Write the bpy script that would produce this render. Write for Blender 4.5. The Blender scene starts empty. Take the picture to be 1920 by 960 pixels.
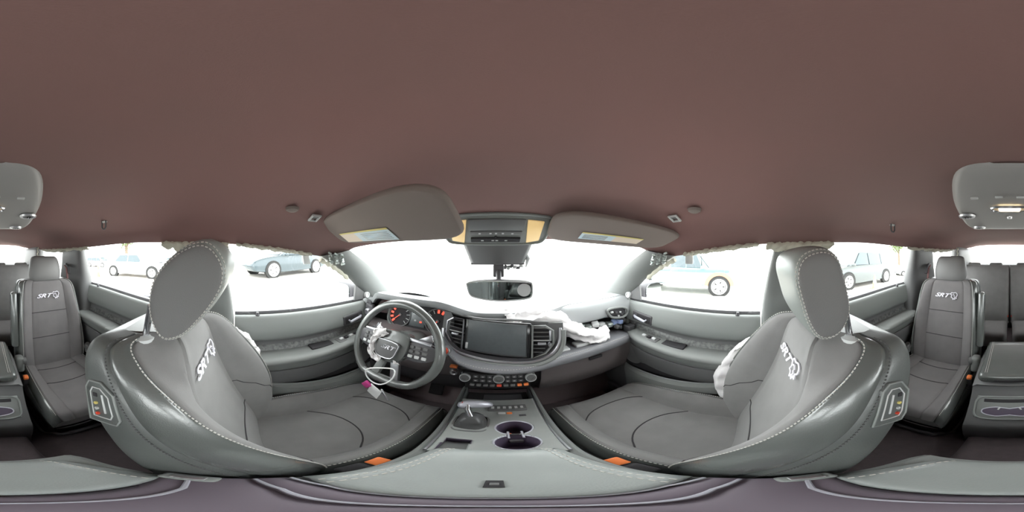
import bpy, bmesh, math, random
import numpy as np
from mathutils import Vector, Matrix
random.seed(7)
sc = bpy.context.scene
COL = sc.collection
PI = math.pi

# ------------------------------------------------------------------ camera, sky, exposure
YAW = 933            # image column that looks along the car's axis
cam = bpy.data.cameras.new('camera'); cam_o = bpy.data.objects.new('camera', cam); COL.objects.link(cam_o)
cam.type = 'PANO'
cam.panorama_type = 'EQUIRECTANGULAR'
cam.clip_start = 0.01; cam.clip_end = 500
cam_o.location = (0, 0, 0)
cam_o.rotation_euler = (PI/2, 0, -math.radians((960-YAW)*.1875))
sc.camera = cam_o
w = bpy.data.worlds.new('overcast_sky'); sc.world = w; w.use_nodes = True
nt = w.node_tree; bg = nt.nodes['Background']
bg.inputs['Color'].default_value = (0.97, 1.0, 1.0, 1); bg.inputs['Strength'].default_value = 1.0
sc.view_settings.view_transform = 'Standard'; sc.view_settings.look = 'None'
sc.view_settings.gamma = 1; sc.view_settings.use_curve_mapping = False
sc.view_settings.exposure = 3.25
sc.cycles.use_denoising = True
sc.cycles.max_bounces = 10; sc.cycles.diffuse_bounces = 7; sc.cycles.transparent_max_bounces = 12
sc.cycles.sample_clamp_indirect = 6

# ------------------------------------------------------------------ pixel helpers (1920 x 960 photograph)
def ray(px, py):
    a = math.radians((px-YAW)*.1875); e = math.radians((480-py)*.1875)
    return Vector((math.sin(a)*math.cos(e), math.cos(a)*math.cos(e), math.sin(e)))
def at(px, py, **k):
    v = ray(px, py)
    if 'x' in k: return v*(k['x']/v.x)
    if 'y' in k: return v*(k['y']/v.y)
    if 'z' in k: return v*(k['z']/v.z)
GA, GB, GC = -.0107, .012, -1.36
def gz(x, y): return GC+GA*x+GB*y
def on_ground(px, py):
    v = ray(px, py); t = GC/(v.z-GA*v.x-GB*v.y)
    return v*t

# ------------------------------------------------------------------ materials
MATS = {}
def mat(name, col, rough=.6, metal=0., bump=None, var=None, emit=None, spec=.5, coat=0., sheen=0.):
    if name in MATS: return MATS[name]
    m = bpy.data.materials.new(name); m.use_nodes = True; t = m.node_tree; b = t.nodes['Principled BSDF']
    c = (*col, 1) if len(col) == 3 else col
    b.inputs['Base Color'].default_value = c
    b.inputs['Roughness'].default_value = rough; b.inputs['Metallic'].default_value = metal
    b.inputs['Specular IOR Level'].default_value = spec
    b.inputs['Coat Weight'].default_value = coat
    if sheen: b.inputs['Sheen Weight'].default_value = sheen
    if emit:
        b.inputs['Emission Color'].default_value = (*emit[0], 1); b.inputs['Emission Strength'].default_value = emit[1]
    tc = None
    if bump or var:
        tc = t.nodes.new('ShaderNodeTexCoord')
    if bump:
        kind, scale, strength = bump
        if kind == 'voronoi':
            n = t.nodes.new('ShaderNodeTexVoronoi'); n.inputs['Scale'].default_value = scale; out = n.outputs['Distance']
        else:
            n = t.nodes.new('ShaderNodeTexNoise'); n.inputs['Scale'].default_value = scale; n.inputs['Detail'].default_value = 4; out = n.outputs['Fac']
        t.links.new(tc.outputs['Object'], n.inputs['Vector'])
        bp = t.nodes.new('ShaderNodeBump'); bp.inputs['Strength'].default_value = strength; bp.inputs['Distance'].default_value = .002
        t.links.new(out, bp.inputs['Height']); t.links.new(bp.outputs['Normal'], b.inputs['Normal'])
    if var:
        scale, amt, col2 = var
        n = t.nodes.new('ShaderNodeTexNoise'); n.inputs['Scale'].default_value = scale; n.inputs['Detail'].default_value = 5
        t.links.new(tc.outputs['Object'], n.inputs['Vector'])
        r = t.nodes.new('ShaderNodeValToRGB'); r.color_ramp.elements[0].position = .5-amt; r.color_ramp.elements[1].position = .5+amt
        r.color_ramp.elements[0].color = c; r.color_ramp.elements[1].color = (*col2, 1)
        t.links.new(n.outputs['Fac'], r.inputs['Fac']); t.links.new(r.outputs['Color'], b.inputs['Base Color'])
    MATS[name] = m; return m

def glass(name, tint, refl=.06):
    m = bpy.data.materials.new(name); m.use_nodes = True; t = m.node_tree
    for n in list(t.nodes): t.nodes.remove(n)
    o = t.nodes.new('ShaderNodeOutputMaterial'); mx = t.nodes.new('ShaderNodeMixShader')
    tr = t.nodes.new('ShaderNodeBsdfTransparent'); tr.inputs['Color'].default_value = (*tint, 1)
    gl = t.nodes.new('ShaderNodeBsdfGlossy'); gl.inputs['Roughness'].default_value = .0; gl.inputs['Color'].default_value = (1, 1, 1, 1)
    mx.inputs['Fac'].default_value = refl
    t.links.new(tr.outputs[0], mx.inputs[1]); t.links.new(gl.outputs[0], mx.inputs[2]); t.links.new(mx.outputs[0], o.inputs['Surface'])
    MATS[name] = m; return m

LEATHER = mat('grained_leather', (.112, .119, .115), .27, bump=('voronoi', 420, .08), var=(9, .25, (.092, .099, .095)), spec=1., coat=.30)
SUEDE = mat('suede', (.232, .226, .224), .95, bump=('noise', 500, .25), var=(14, .3, (.19, .185, .184)), sheen=.15)
SUEDE_D = mat('suede_dark', (.185, .175, .175), .95, bump=('noise', 500, .25), var=(14, .3, (.15, .142, .143)), sheen=.1)
SHELL = mat('seat_shell_leather', (.112, .119, .115), .38, bump=('voronoi', 380, .12), var=(12, .3, (.09, .097, .094)), spec=.6, coat=.08)
HEADL = mat('headrest_leather', (.19, .185, .185), .5, bump=('voronoi', 420, .1))
HEADF = mat('headrest_front_leather', (.26, .28, .265), .42, bump=('voronoi', 420, .1))
SEAM = mat('seam', (.045, .042, .045), .9)
THREAD = mat('thread', (.55, .53, .50), .8)
THREAD_D = mat('dark_thread', (.09, .088, .09), .8)
HEADLINER = mat('headliner_fabric', (.265, .132, .122), .98, bump=('noise', 700, .2), var=(1.3, .3, (.205, .138, .128)))
VISOR = mat('visor_fabric', (.225, .185, .168), .95, bump=('noise', 600, .15))
PLAS = mat('grey_plastic', (.20, .208, .203), .55, bump=('noise', 900, .1))
PLAS_T = mat('door_upper_plastic', (.225, .238, .231), .5, bump=('voronoi', 500, .08))
PLAS_D = mat('dark_plastic', (.075, .072, .078), .5, bump=('noise', 900, .08))
PLAS_M = mat('mid_plastic', (.13, .13, .131), .5, bump=('noise', 900, .08))
DASHTOP = mat('dash_pad', (.30, .31, .315), .7, bump=('noise', 700, .15))
LIP = mat('dash_lip_leather', (.175, .175, .19), .5, bump=('voronoi', 500, .1))
PURPLE = mat('hinge_plastic', (.135, .11, .135), .6)
LIDL = mat('console_lid_leather', (.31, .33, .322), .34, bump=('voronoi', 420, .1), var=(16, .3, (.27, .29, .282)))
PIANO = mat('console_panel', (.29, .298, .29), .28, var=(30, .3, (.26, .272, .262)), bump=('noise', 120, .1))
BLACK = mat('black_gloss', (.02, .02, .022), .12)
BLACKM = mat('black_matte', (.025, .023, .026), .8)
CHROME = mat('chrome', (.82, .82, .86), .15, 1.)
SATIN = mat('satin_silver', (.55, .55, .58), .35, 1.)
SILVERP = mat('silver_paint', (.50, .50, .56), .35, .3)
CARPET = mat('floor_carpet', (.085, .066, .070), 1., bump=('noise', 500, .6), var=(40, .3, (.065, .052, .056)))
SCREEN = mat('dark_screen', (.10, .112, .118), .3, var=(60, .3, (.085, .095, .10)), bump=('noise', 60, .02))
RED = mat('red_lit', (.75, .06, .03), .4, emit=((1, .10, .05), .12))
REDP = mat('red_plastic', (.75, .09, .05), .4)
ORANGE = mat('orange_plastic', (.85, .22, .06), .4)
WHITEFAB = mat('airbag_fabric', (.82, .80, .80), .9, bump=('noise', 300, .3), var=(20, .3, (.74, .71, .72)))
CREAM = mat('curtain_airbag_fabric', (.62, .60, .50), .9, bump=('noise', 200, .4), var=(18, .3, (.50, .48, .40)))
PAPER = mat('white_tag', (.85, .85, .85), .7)
LOGO = mat('logo_thread', (.80, .78, .84), .8)
LAMP = mat('lit_lamp_lens', (.62, .46, .22), .4, emit=((1, .66, .28), .045))
DOME = mat('lit_dome_lens', (.9, .75, .5), .4, emit=((1, .78, .45), .9))
CARBON = mat('patterned_trim', (.075, .078, .078), .4, var=(70, .12, (.17, .175, .17)))
METAL = mat('bare_metal', (.55, .60, .58), .4, .6, var=(60, .15, (.25, .28, .27)))
BLUE = mat('blue_plastic', (.30, .38, .62), .5)
LABEL_B = mat('visor_label_blue', (.55, .70, .78), .6, var=(30, .2, (.70, .76, .78)))
LABEL_Y = mat('visor_label_yellow', (.72, .62, .22), .6)
LABEL_C = mat('visor_label_cream', (.80, .68, .56), .6)
GREYW = mat('pale_grey', (.55, .56, .56), .6)
GLASS = glass('window_glass', (.97, .99, .98))
MIRROR = mat('mirror_glass', (.42, .47, .47), .03, 1.)

# ------------------------------------------------------------------ mesh helpers
def link(o, parent=None):
    COL.objects.link(o)
    if parent is not None: o.parent = parent
    return o
def tag(o, label=None, cat=None, group=None, kind=None):
    if label: o['label'] = label
    if cat: o['category'] = cat
    if group: o['group'] = group
    if kind: o['kind'] = kind
    return o
def empty(name, loc=(0, 0, 0)):
    o = bpy.data.objects.new(name, None); o.empty_display_size = .05
    o.location = loc; COL.objects.link(o); return o
def finish(name, bm, m, parent=None, smooth=True, angle=40):
    """link a bmesh (world coordinates) as one mesh object, keeping world coordinates under its parent"""
    bmesh.ops.recalc_face_normals(bm, faces=bm.faces)
    me = bpy.data.meshes.new(name)
    if smooth:
        ca = math.radians(angle)
        for f in bm.faces: f.smooth = True
        for e in bm.edges:
            if len(e.link_faces) == 2: e.smooth = e.calc_face_angle(0) < ca
    bm.to_mesh(me); bm.free()
    me.materials.append(m)
    o = bpy.data.objects.new(name, me); COL.objects.link(o)
    if parent is not None: setpar(o, parent)
    return o
def setpar(o, parent):
    o.parent = parent
    o.matrix_parent_inverse = wm(parent).inverted()
def wm(o):
    m = o.matrix_basis.copy()
    if o.parent is not None: m = wm(o.parent) @ o.matrix_parent_inverse @ m
    return m
def BM(): return bmesh.new()
def frame(loc=(0, 0, 0), rot=(0, 0, 0)):
    from mathutils import Euler
    return Matrix.Translation(loc) @ Euler(rot).to_matrix().to_4x4()
def axes(o, x, y, z):
    m = Matrix.Identity(4)
    for i, v in enumerate((x, y, z)):
        for k in range(3): m[k][i] = v[k]
    for k in range(3): m[k][3] = o[k]
    return m
def rbox(bm, size, M=None, r=0., seg=3):
    g = bmesh.ops.create_cube(bm, size=1); vs = g['verts']
    bmesh.ops.scale(bm, vec=size, verts=vs)
    if r > 0:
        es = list({e for v in vs for e in v.link_edges})
        rr = bmesh.ops.bevel(bm, geom=es, offset=min(r, min(size)*.49), segments=seg, profile=.5, affect='EDGES')
        vs = list({v for f in rr['faces'] for v in f.verts} | {v for v in vs if v.is_valid})
        seen = set(vs); stack = list(vs)
        while stack:
            v = stack.pop()
            for e in v.link_edges:
                q = e.other_vert(v)
                if q not in seen: seen.add(q); stack.append(q)
        vs = list(seen)
    if M is not None: bmesh.ops.transform(bm, matrix=M, verts=vs)
    return bm
def box(name, c, size, m, parent=None, r=.0, rot=(0, 0, 0), seg=3):
    bm = BM(); rbox(bm, size, frame(c, rot), r, seg); return finish(name, bm, m, parent)
def mbox(name, M, size, m, parent=None, r=.0, seg=3):
    bm = BM(); rbox(bm, size, M, r, seg); return finish(name, bm, m, parent)
def add_tube(bm, pts, r, n=8, closed=False, caps=True):
    pts = [Vector(p) for p in pts]; rs = r if hasattr(r, '__len__') else [r]*len(pts)
    rings = []; up = None
    for i, p in enumerate(pts):
        if closed: t = pts[(i+1) % len(pts)]-pts[i-1]
        else: t = pts[min(i+1, len(pts)-1)]-pts[max(i-1, 0)]
        if t.length < 1e-9: t = Vector((0, 0, 1))
        t.normalize()
        if up is None:
            up = Vector((0, 0, 1)) if abs(t.z) < .9 else Vector((1, 0, 0))
        a = t.cross(up)
        if a.length < 1e-6: a = t.orthogonal()
        a.normalize(); b = a.cross(t); up = b
        rings.append([bm.verts.new(p+a*math.cos(2*PI*k/n)*rs[i]+b*math.sin(2*PI*k/n)*rs[i]) for k in range(n)])
    for i in range(len(rings)-(0 if closed else 1)):
        A, B = rings[i], rings[(i+1) % len(rings)]
        for k in range(n): bm.faces.new((A[k], A[(k+1) % n], B[(k+1) % n], B[k]))
    if caps and not closed:
        bm.faces.new(rings[0][::-1]); bm.faces.new(rings[-1])
def tube(name, pts, r, m, parent=None, n=8, closed=False):
    bm = BM(); add_tube(bm, pts, r, n, closed); return finish(name, bm, m, parent)
def add_lathe(bm, prof, M=None, n=24):
    """profile (radius, height) turned about local z"""
    rings = []
    for r, h in prof:
        rings.append([bm.verts.new((r*math.cos(2*PI*k/n), r*math.sin(2*PI*k/n), h)) for k in range(n)] if r > 1e-6 else [bm.verts.new((0, 0, h))])
    for A, B in zip(rings, rings[1:]):
        for k in range(n):
            q = [A[k % len(A)], A[(k+1) % len(A)], B[(k+1) % len(B)], B[k % len(B)]]
            u = []
            for v in q:
                if v not in u: u.append(v)
            if len(u) > 2: bm.faces.new(u)
    if M is not None:
        bmesh.ops.transform(bm, matrix=M, verts=[v for R in rings for v in R])
def lathe(name, prof, M, m, parent=None, n=24):
    bm = BM(); add_lathe(bm, prof, M, n); return finish(name, bm, m, parent)
def add_prism(bm, poly, d0, d1, M=None):
    """polygon in local xy, extruded along z from d0 to d1"""
    A = [bm.verts.new((x, y, d0)) for x, y in poly]; B = [bm.verts.new((x, y, d1)) for x, y in poly]
    n = len(poly)
    bm.faces.new(A[::-1]); bm.faces.new(B)
    for k in range(n): bm.faces.new((A[k], A[(k+1) % n], B[(k+1) % n], B[k]))
    if M is not None: bmesh.ops.transform(bm, matrix=M, verts=A+B)
def prism(name, poly, d0, d1, M, m, parent=None, r=0.):
    bm = BM(); add_prism(bm, poly, d0, d1, M)
    if r: bmesh.ops.bevel(bm, geom=list(bm.edges), offset=r, segments=2, profile=.5, affect='EDGES')
    return finish(name, bm, m, parent)
def cr(P, n, closed=False):
    """Catmull-Rom through the points along axis 0, n samples a segment"""
    P = np.asarray(P, float); K = len(P); out = []
    seg = K if closed else K-1
    for i in range(seg):
        if closed: a, b, c, d = P[(i-1) % K], P[i], P[(i+1) % K], P[(i+2) % K]
        else:
            b, c = P[i], P[i+1]
            a = P[i-1] if i else 2*b-c
            d = P[i+2] if i+2 < K else 2*c-b
        for k in range(n):
            t = k/n
            out.append(.5*((2*b)+(-a+c)*t+(2*a-5*b+4*c-d)*t*t+(-a+3*b-3*c+d)*t**3))
    if not closed: out.append(P[-1])
    return np.array(out)
def add_grid(bm, G, close_u=False, close_v=False):
    G = np.asarray(G); R, C = G.shape[:2]
    V = [[bm.verts.new(G[i, j]) for j in range(C)] for i in range(R)]
    for i in range(R-(0 if close_u else 1)):
        for j in range(C-(0 if close_v else 1)):
            q = (V[i][j], V[i][(j+1) % C], V[(i+1) % R][(j+1) % C], V[(i+1) % R][j])
            try: bm.faces.new(q)
            except ValueError: pass
    return V
def grid(name, G, m, parent=None, thick=0., close_u=False, close_v=False, caps=False, angle=50):
    bm = BM(); V = add_grid(bm, G, close_u, close_v)
    if caps and close_v:
        bm.faces.new(V[0][::-1]); bm.faces.new(V[-1])
    o = finish(name, bm, m, parent, angle=angle)
    if thick:
        md = o.modifiers.new('thickness', 'SOLIDIFY'); md.thickness = abs(thick); md.offset = -1 if thick > 0 else 1
    return o
def stitches(name, pts, parent, m=None, length=.005, gap=.0035, wd=.0014, lift=Vector((0, 0, 0))):
    """a row of short thread dashes along a polyline: real little boxes in one part"""
    pts = [Vector(p)+lift for p in pts]; bm = BM(); d = [0]
    for a, b in zip(pts, pts[1:]): d.append(d[-1]+(b-a).length)
    def pos(s):
        for i in range(len(pts)-1):
            if d[i+1] >= s: 
                k = (s-d[i])/max(d[i+1]-d[i], 1e-9); return pts[i].lerp(pts[i+1], k)
        return pts[-1]
    s = 0
    while s+length < d[-1]:
        a, b = pos(s), pos(s+length)
        add_tube(bm, [a, b], wd, 4); s += length+gap
    o = finish(name, bm, m or THREAD, parent, smooth=False); o['kind'] = 'stuff'; return o
def textmesh(body, size, depth=.0006, shear=0., bold=0.):
    c = bpy.data.curves.new('lettering', 'FONT'); c.body = body; c.size = size; c.extrude = depth; c.shear = shear; c.offset = bold
    c.align_x = 'CENTER'; c.align_y = 'CENTER'
    t = bpy.data.objects.new('lettering', c); COL.objects.link(t)
    dg = bpy.context.evaluated_depsgraph_get(); me = bpy.data.meshes.new_from_object(t.evaluated_get(dg))
    bpy.data.objects.remove(t); bpy.data.curves.remove(c)
    return me
def lettering(body, size, M, m, parent, name='lettering', depth=.0006, shear=0.):
    me = textmesh(body, size, depth, shear, size*.025); me.transform(M); me.materials.clear(); me.materials.append(m)
    o = bpy.data.objects.new(name, me); COL.objects.link(o); setpar(o, parent); return o
def struct(o): o['kind'] = 'structure'; return o
def lerp(a, b, t): return a+(b-a)*t
def smooth(t): t = max(0., min(1., t)); return t*t*(3-2*t)

# ================================================================== THE SETTING: the car's own shell
EDGE = [(.46, .60, .025), (.344, .66, .0), (.2, .657, .022), (0, .648, .045), (-.5, .64, .066), (-1., .63, .055), (-1.5, .60, .06), (-2., .57, .09), (-2.36, .53, .13)]
def cant(y):
    if y >= EDGE[0][0]: return EDGE[0][1:]
    for (y0, e0, z0), (y1, e1, z1) in zip(EDGE, EDGE[1:]):
        if y0 >= y >= y1:
            t = (y0-y)/(y0-y1); return (lerp(e0, e1, t), lerp(z0, z1, t))
    return EDGE[-1][1:]
def sill(y): return -.255 if y > -.1 else lerp(-.255, -.19, smooth((-.1-y)/.9))

US = [math.copysign(abs(u)**.8, u) for u in np.linspace(-1, 1, 41)]
CEIL = [(.69, .46, .60, .025, .072), (.60, .40, .635, .012, .118), (.50, .344, .66, .0, .156), (.36, .24, .658, .016, .186), (.18, .12, .655, .033, .202)]
for y in (0, -.25, -.5, -.75, -1., -1.25, -1.5, -1.75, -2., -2.2, -2.36):
    e, z = cant(y); CEIL.append((y, y, e, z, .206 if y > -1.8 else lerp(.206, .16, (-1.8-y)/.56)))
def ceil_pt(row, u):
    yc, ye, e, ze, zr = row
    return (u*e, lerp(yc, ye, u*u), ze+(zr-ze)*max(0, 1-abs(u)**3.2)**.62)
CR = cr(CEIL, 3)
ceiling = grid('ceiling', [[ceil_pt(r, u) for u in US] for r in CR], HEADLINER)
md = ceiling.modifiers.new('thickness', 'SOLIDIFY'); md.thickness = .035; md.offset = 1
tag(struct(ceiling), 'reddish brown fabric headliner over the whole cabin', 'ceiling')
def roof_z(x, y):
    """height of the headliner above a point"""
    best = None
    for r in CR:
        d = abs(lerp(r[0], r[1], (x/r[2])**2)-y)
        if best is None or d < best[0]: best = (d, ceil_pt(r, max(-1, min(1, x/r[2])))[2])
    return best[1]
# header strip between headliner and glass
WB = lambda u: (u*.70, 1.26-.31*u*u, -.29)
ws = []
for k in range(13):
    t = k/12; row = []
    for u in US:
        a = Vector(ceil_pt(CEIL[0], u)); b = Vector(WB(u)); p = a.lerp(b, t)
        p.z += .035*math.sin(PI*t); p.y += .02*math.sin(PI*t); row.append(p)
    ws.append(row)
tag(struct(grid('window_1', ws, GLASS)), 'broad raked windshield above the dashboard', 'windshield')

def side_pane(name, s, y0, y1, label, cut=None):
    rows = []
    for y in np.linspace(y0, y1, 13):
        e, zt = cant(y)
        if y > .344: 
            t = (y-.344)/(.69-.344); zt = lerp(0, -.25, t); e = lerp(.66, .705, t)
        zt += .02; zb = sill(y)-.04
        rows.append([(s*lerp(.722, e+.012, k/8), y, lerp(zb, zt, k/8)) for k in range(9)])
    return tag(struct(grid(name, rows, GLASS)), label, 'window')
for s, a in ((-1, 'driver'), (1, 'passenger')):
    k = 2 if s < 0 else 3
    side_pane(f'window_{k}', s, -.10, .69, f'side window pane in the front {a} door')
    side_pane(f'window_{k+2}', s, -.99, -.16, f'side window pane in the rear door behind the {a} seat')
    side_pane(f'window_{k+4}', s, -1.85, -1.24, f'small quarter window beside the third row on the {a} side')

def pillar(name, rows, label, m=PLAS):
    """rows of (x_in, x_out, y0, y1, z): rounded bar lofted through them"""
    G = []
    for xi, xo, y0, y1, z in rows:
        c = ((xi+xo)/2, (y0+y1)/2); hx, hy = abs(xo-xi)/2, abs(y1-y0)/2; ring = []
        for k in range(20):
            a = 2*PI*k/20; q = .5
            ring.append((c[0]+hx*math.copysign(abs(math.cos(a))**q, math.cos(a)), c[1]+hy*math.copysign(abs(math.sin(a))**q, math.sin(a)), z))
        G.append(ring)
    return tag(struct(grid(name, cr(G, 4), m, close_v=True, caps=True)), label, 'pillar')
for s, a in ((-1, 'driver'), (1, 'passenger')):
    n = 1 if s < 0 else 2
    # A pillar: trim from the header down to the dashboard corner
    rows = []
    for k in range(15):
        t = k/14
        W = Vector((s*lerp(.60, .685, t), lerp(.465, .955, t), lerp(.028, -.30, t)+.03*math.sin(PI*t)))
        D = Vector((s*lerp(.668, .712, t), lerp(.34, .69, t), lerp(.0, -.262, t)+.025*math.sin(PI*t)))
        inw = Vector((-s*.75, -.55, -.2)).normalized()
        row = []
        for j in range(9):
            q = j/8; row.append(W.lerp(D, q)+inw*.028*math.sin(PI*q)**.7)
        out = -inw
        row += [D+out*.05, W+out*.05]
        rows.append(row)
    p = grid(f'trim_{n}', rows, PLAS, close_v=True, caps=True)
    tag(struct(p), f'slanting windshield pillar trim on the {a} side', 'pillar')
    # torn trim at its top showing the metal
    t0 = Vector((s*.618, .43, .012)); q = BM()
    for i in range(5):
        for j in range(3):
            c = t0+Vector((s*(.012*j-.004), -.022*j+.012*i*.2, -.010*i+.004*j))+Vector((-s*.026, -.018, -.008))
            rbox(q, (.012, .016, .009), frame(c, (random.uniform(-.6, .6), random.uniform(-.6, .6), random.uniform(-.6, .6))), .001, 1)
    finish('exposed_bracket', q, METAL, p)
    # folded curtain bag along the A pillar edge
    q = BM(); add_tube(q, [Vector((s*lerp(.655, .69, t), lerp(.33, .60, t)+0, lerp(-.012, -.19, t)+.02*math.sin(PI*t))) for t in np.linspace(.05, .7, 12)], [.010+.004*math.sin(9*k) for k in range(12)], 8)
    finish('folded_fabric', q, CREAM, p)
    box('clip', (s*.672, .28, -.012), (.012, .035, .05), GREYW, p, .004, (0, s*.3, .3))
    # B pillar
    pillar(f'trim_{n+2}', [(s*.675, s*.76, -.03, -.21, -1.1), (s*.675, s*.76, -.03, -.21, -.6), (s*.672, s*.755, -.035, -.215, -.26), (s*.660, s*.72, -.055, -.225, -.1), (s*.646, s*.69, -.08, -.235, .02), (s*.652, s*.69, -.085, -.24, .062)],
           f'centre door pillar behind the {a} seat')
    # C pillar
    pillar(f'trim_{n+4}', [(s*.64, s*.78, -.93, -1.33, -1.1), (s*.63, s*.77, -.94, -1.33, -.6), (s*.635, s*.75, -.945, -1.33, -.2), (s*.63, s*.72, -.95, -1.29, -.09), (s*.620, s*.69, -.955, -1.25, .02), (s*.628, s*.68, -.955, -1.24, .07)],
           f'grey pillar trim beside the second row on the {a} side', PLAS_M)
    # D pillar
    pillar(f'trim_{n+6}', [(s*.56, s*.72, -1.80, -2.40, -.6), (s*.56, s*.70, -1.80, -2.40, -.2), (s*.55, s*.68, -1.72, -2.38, -.08), (s*.545, s*.66, -1.70, -2.36, .05), (s*.56, s*.64, -1.70, -2.34, .10)],
           f'rear corner pillar trim beside the back window on the {a} side', PLAS_M)
    # rear quarter wall
    G = []
    for y in np.linspace(-.96, -2.4, 14):
        G.append([(s*.74, y, sill(y)), (s*.70, y, sill(y)-.01), (s*.675, y, sill(y)-.03), (s*.66, y, -.32), (s*.655, y, -.42), (s*.64, y, -.52), (s*.60, y, -.60), (s*.60, y, -.8), (s*.60, y, -1.12)])
    side = 'left' if s < 0 else 'right'
    wq = grid(f'wall_{side}', G, PLAS_M, thick=.0)
    tag(struct(wq), f'rear quarter trim panel behind the {side} rear door', 'panel')
    md = wq.modifiers.new('thickness', 'SOLIDIFY'); md.thickness = .05; md.offset = 1 if s < 0 else 1

# floor with tunnel, sills
bm = BM(); rbox(bm, (1.56, 3.7, .06), frame((0, -.6, -1.14)), .0)
fl = finish('floor', bm, CARPET); tag(struct(fl), 'dark maroon carpeted cabin floor', 'floor')
box('tunnel', (0, .1, -1.06), (.26, 1.9, .12), CARPET, fl, .04)
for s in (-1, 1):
    box('floor_mat', (s*.40, .72, -1.104), (.42, .50, .012), mat('brightened_mat_carpet', (.20, .165, .17), 1., bump=('noise', 400, .6)), fl, .004)  # black mats in a paler colour, footwell brightness painted in
    box('sill_step', (s*.72, -.1, -1.08), (.10, 1.9, .09), PLAS_D, fl, .02)
# front bulkhead and toe board
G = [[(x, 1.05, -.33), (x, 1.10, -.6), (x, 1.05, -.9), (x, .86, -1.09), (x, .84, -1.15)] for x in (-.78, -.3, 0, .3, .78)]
wf = grid('wall_front', G, mat('brightened_bulkhead_carpet', (.27, .215, .22), 1., bump=('noise', 400, .5))); wf.modifiers.new('thickness', 'SOLIDIFY').thickness = .04  # dark carpet coloured lighter, standing in for light in the footwell
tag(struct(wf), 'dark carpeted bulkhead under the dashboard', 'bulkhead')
for s in (-1, 1):
    k = box('kick_panel', (s*.725, .88, -.72), (.05, .42, .80), PLAS_M, wf, .015)
# tailgate
G = []
for t in np.linspace(0, 1, 9):
    z = lerp(.15, -.165, t); y = lerp(-2.34, -2.46, t); G.append([(x*lerp(.52, .56, t), y-.03*(1-x*x), z) for x in np.linspace(-1, 1, 13)])
tag(struct(grid('window_8', G, GLASS)), 'wide rear window in the tailgate', 'window')
G = [[(x, -2.46, -.15), (x, -2.43, -.17), (x, -2.40, -.2), (x, -2.40, -1.12)] for x in np.linspace(-.72, .72, 9)]
wr = grid('wall_rear', G, PLAS_M); md = wr.modifiers.new('thickness', 'SOLIDIFY'); md.thickness = .05
tag(struct(wr), 'tailgate trim below the rear window', 'tailgate')

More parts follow.
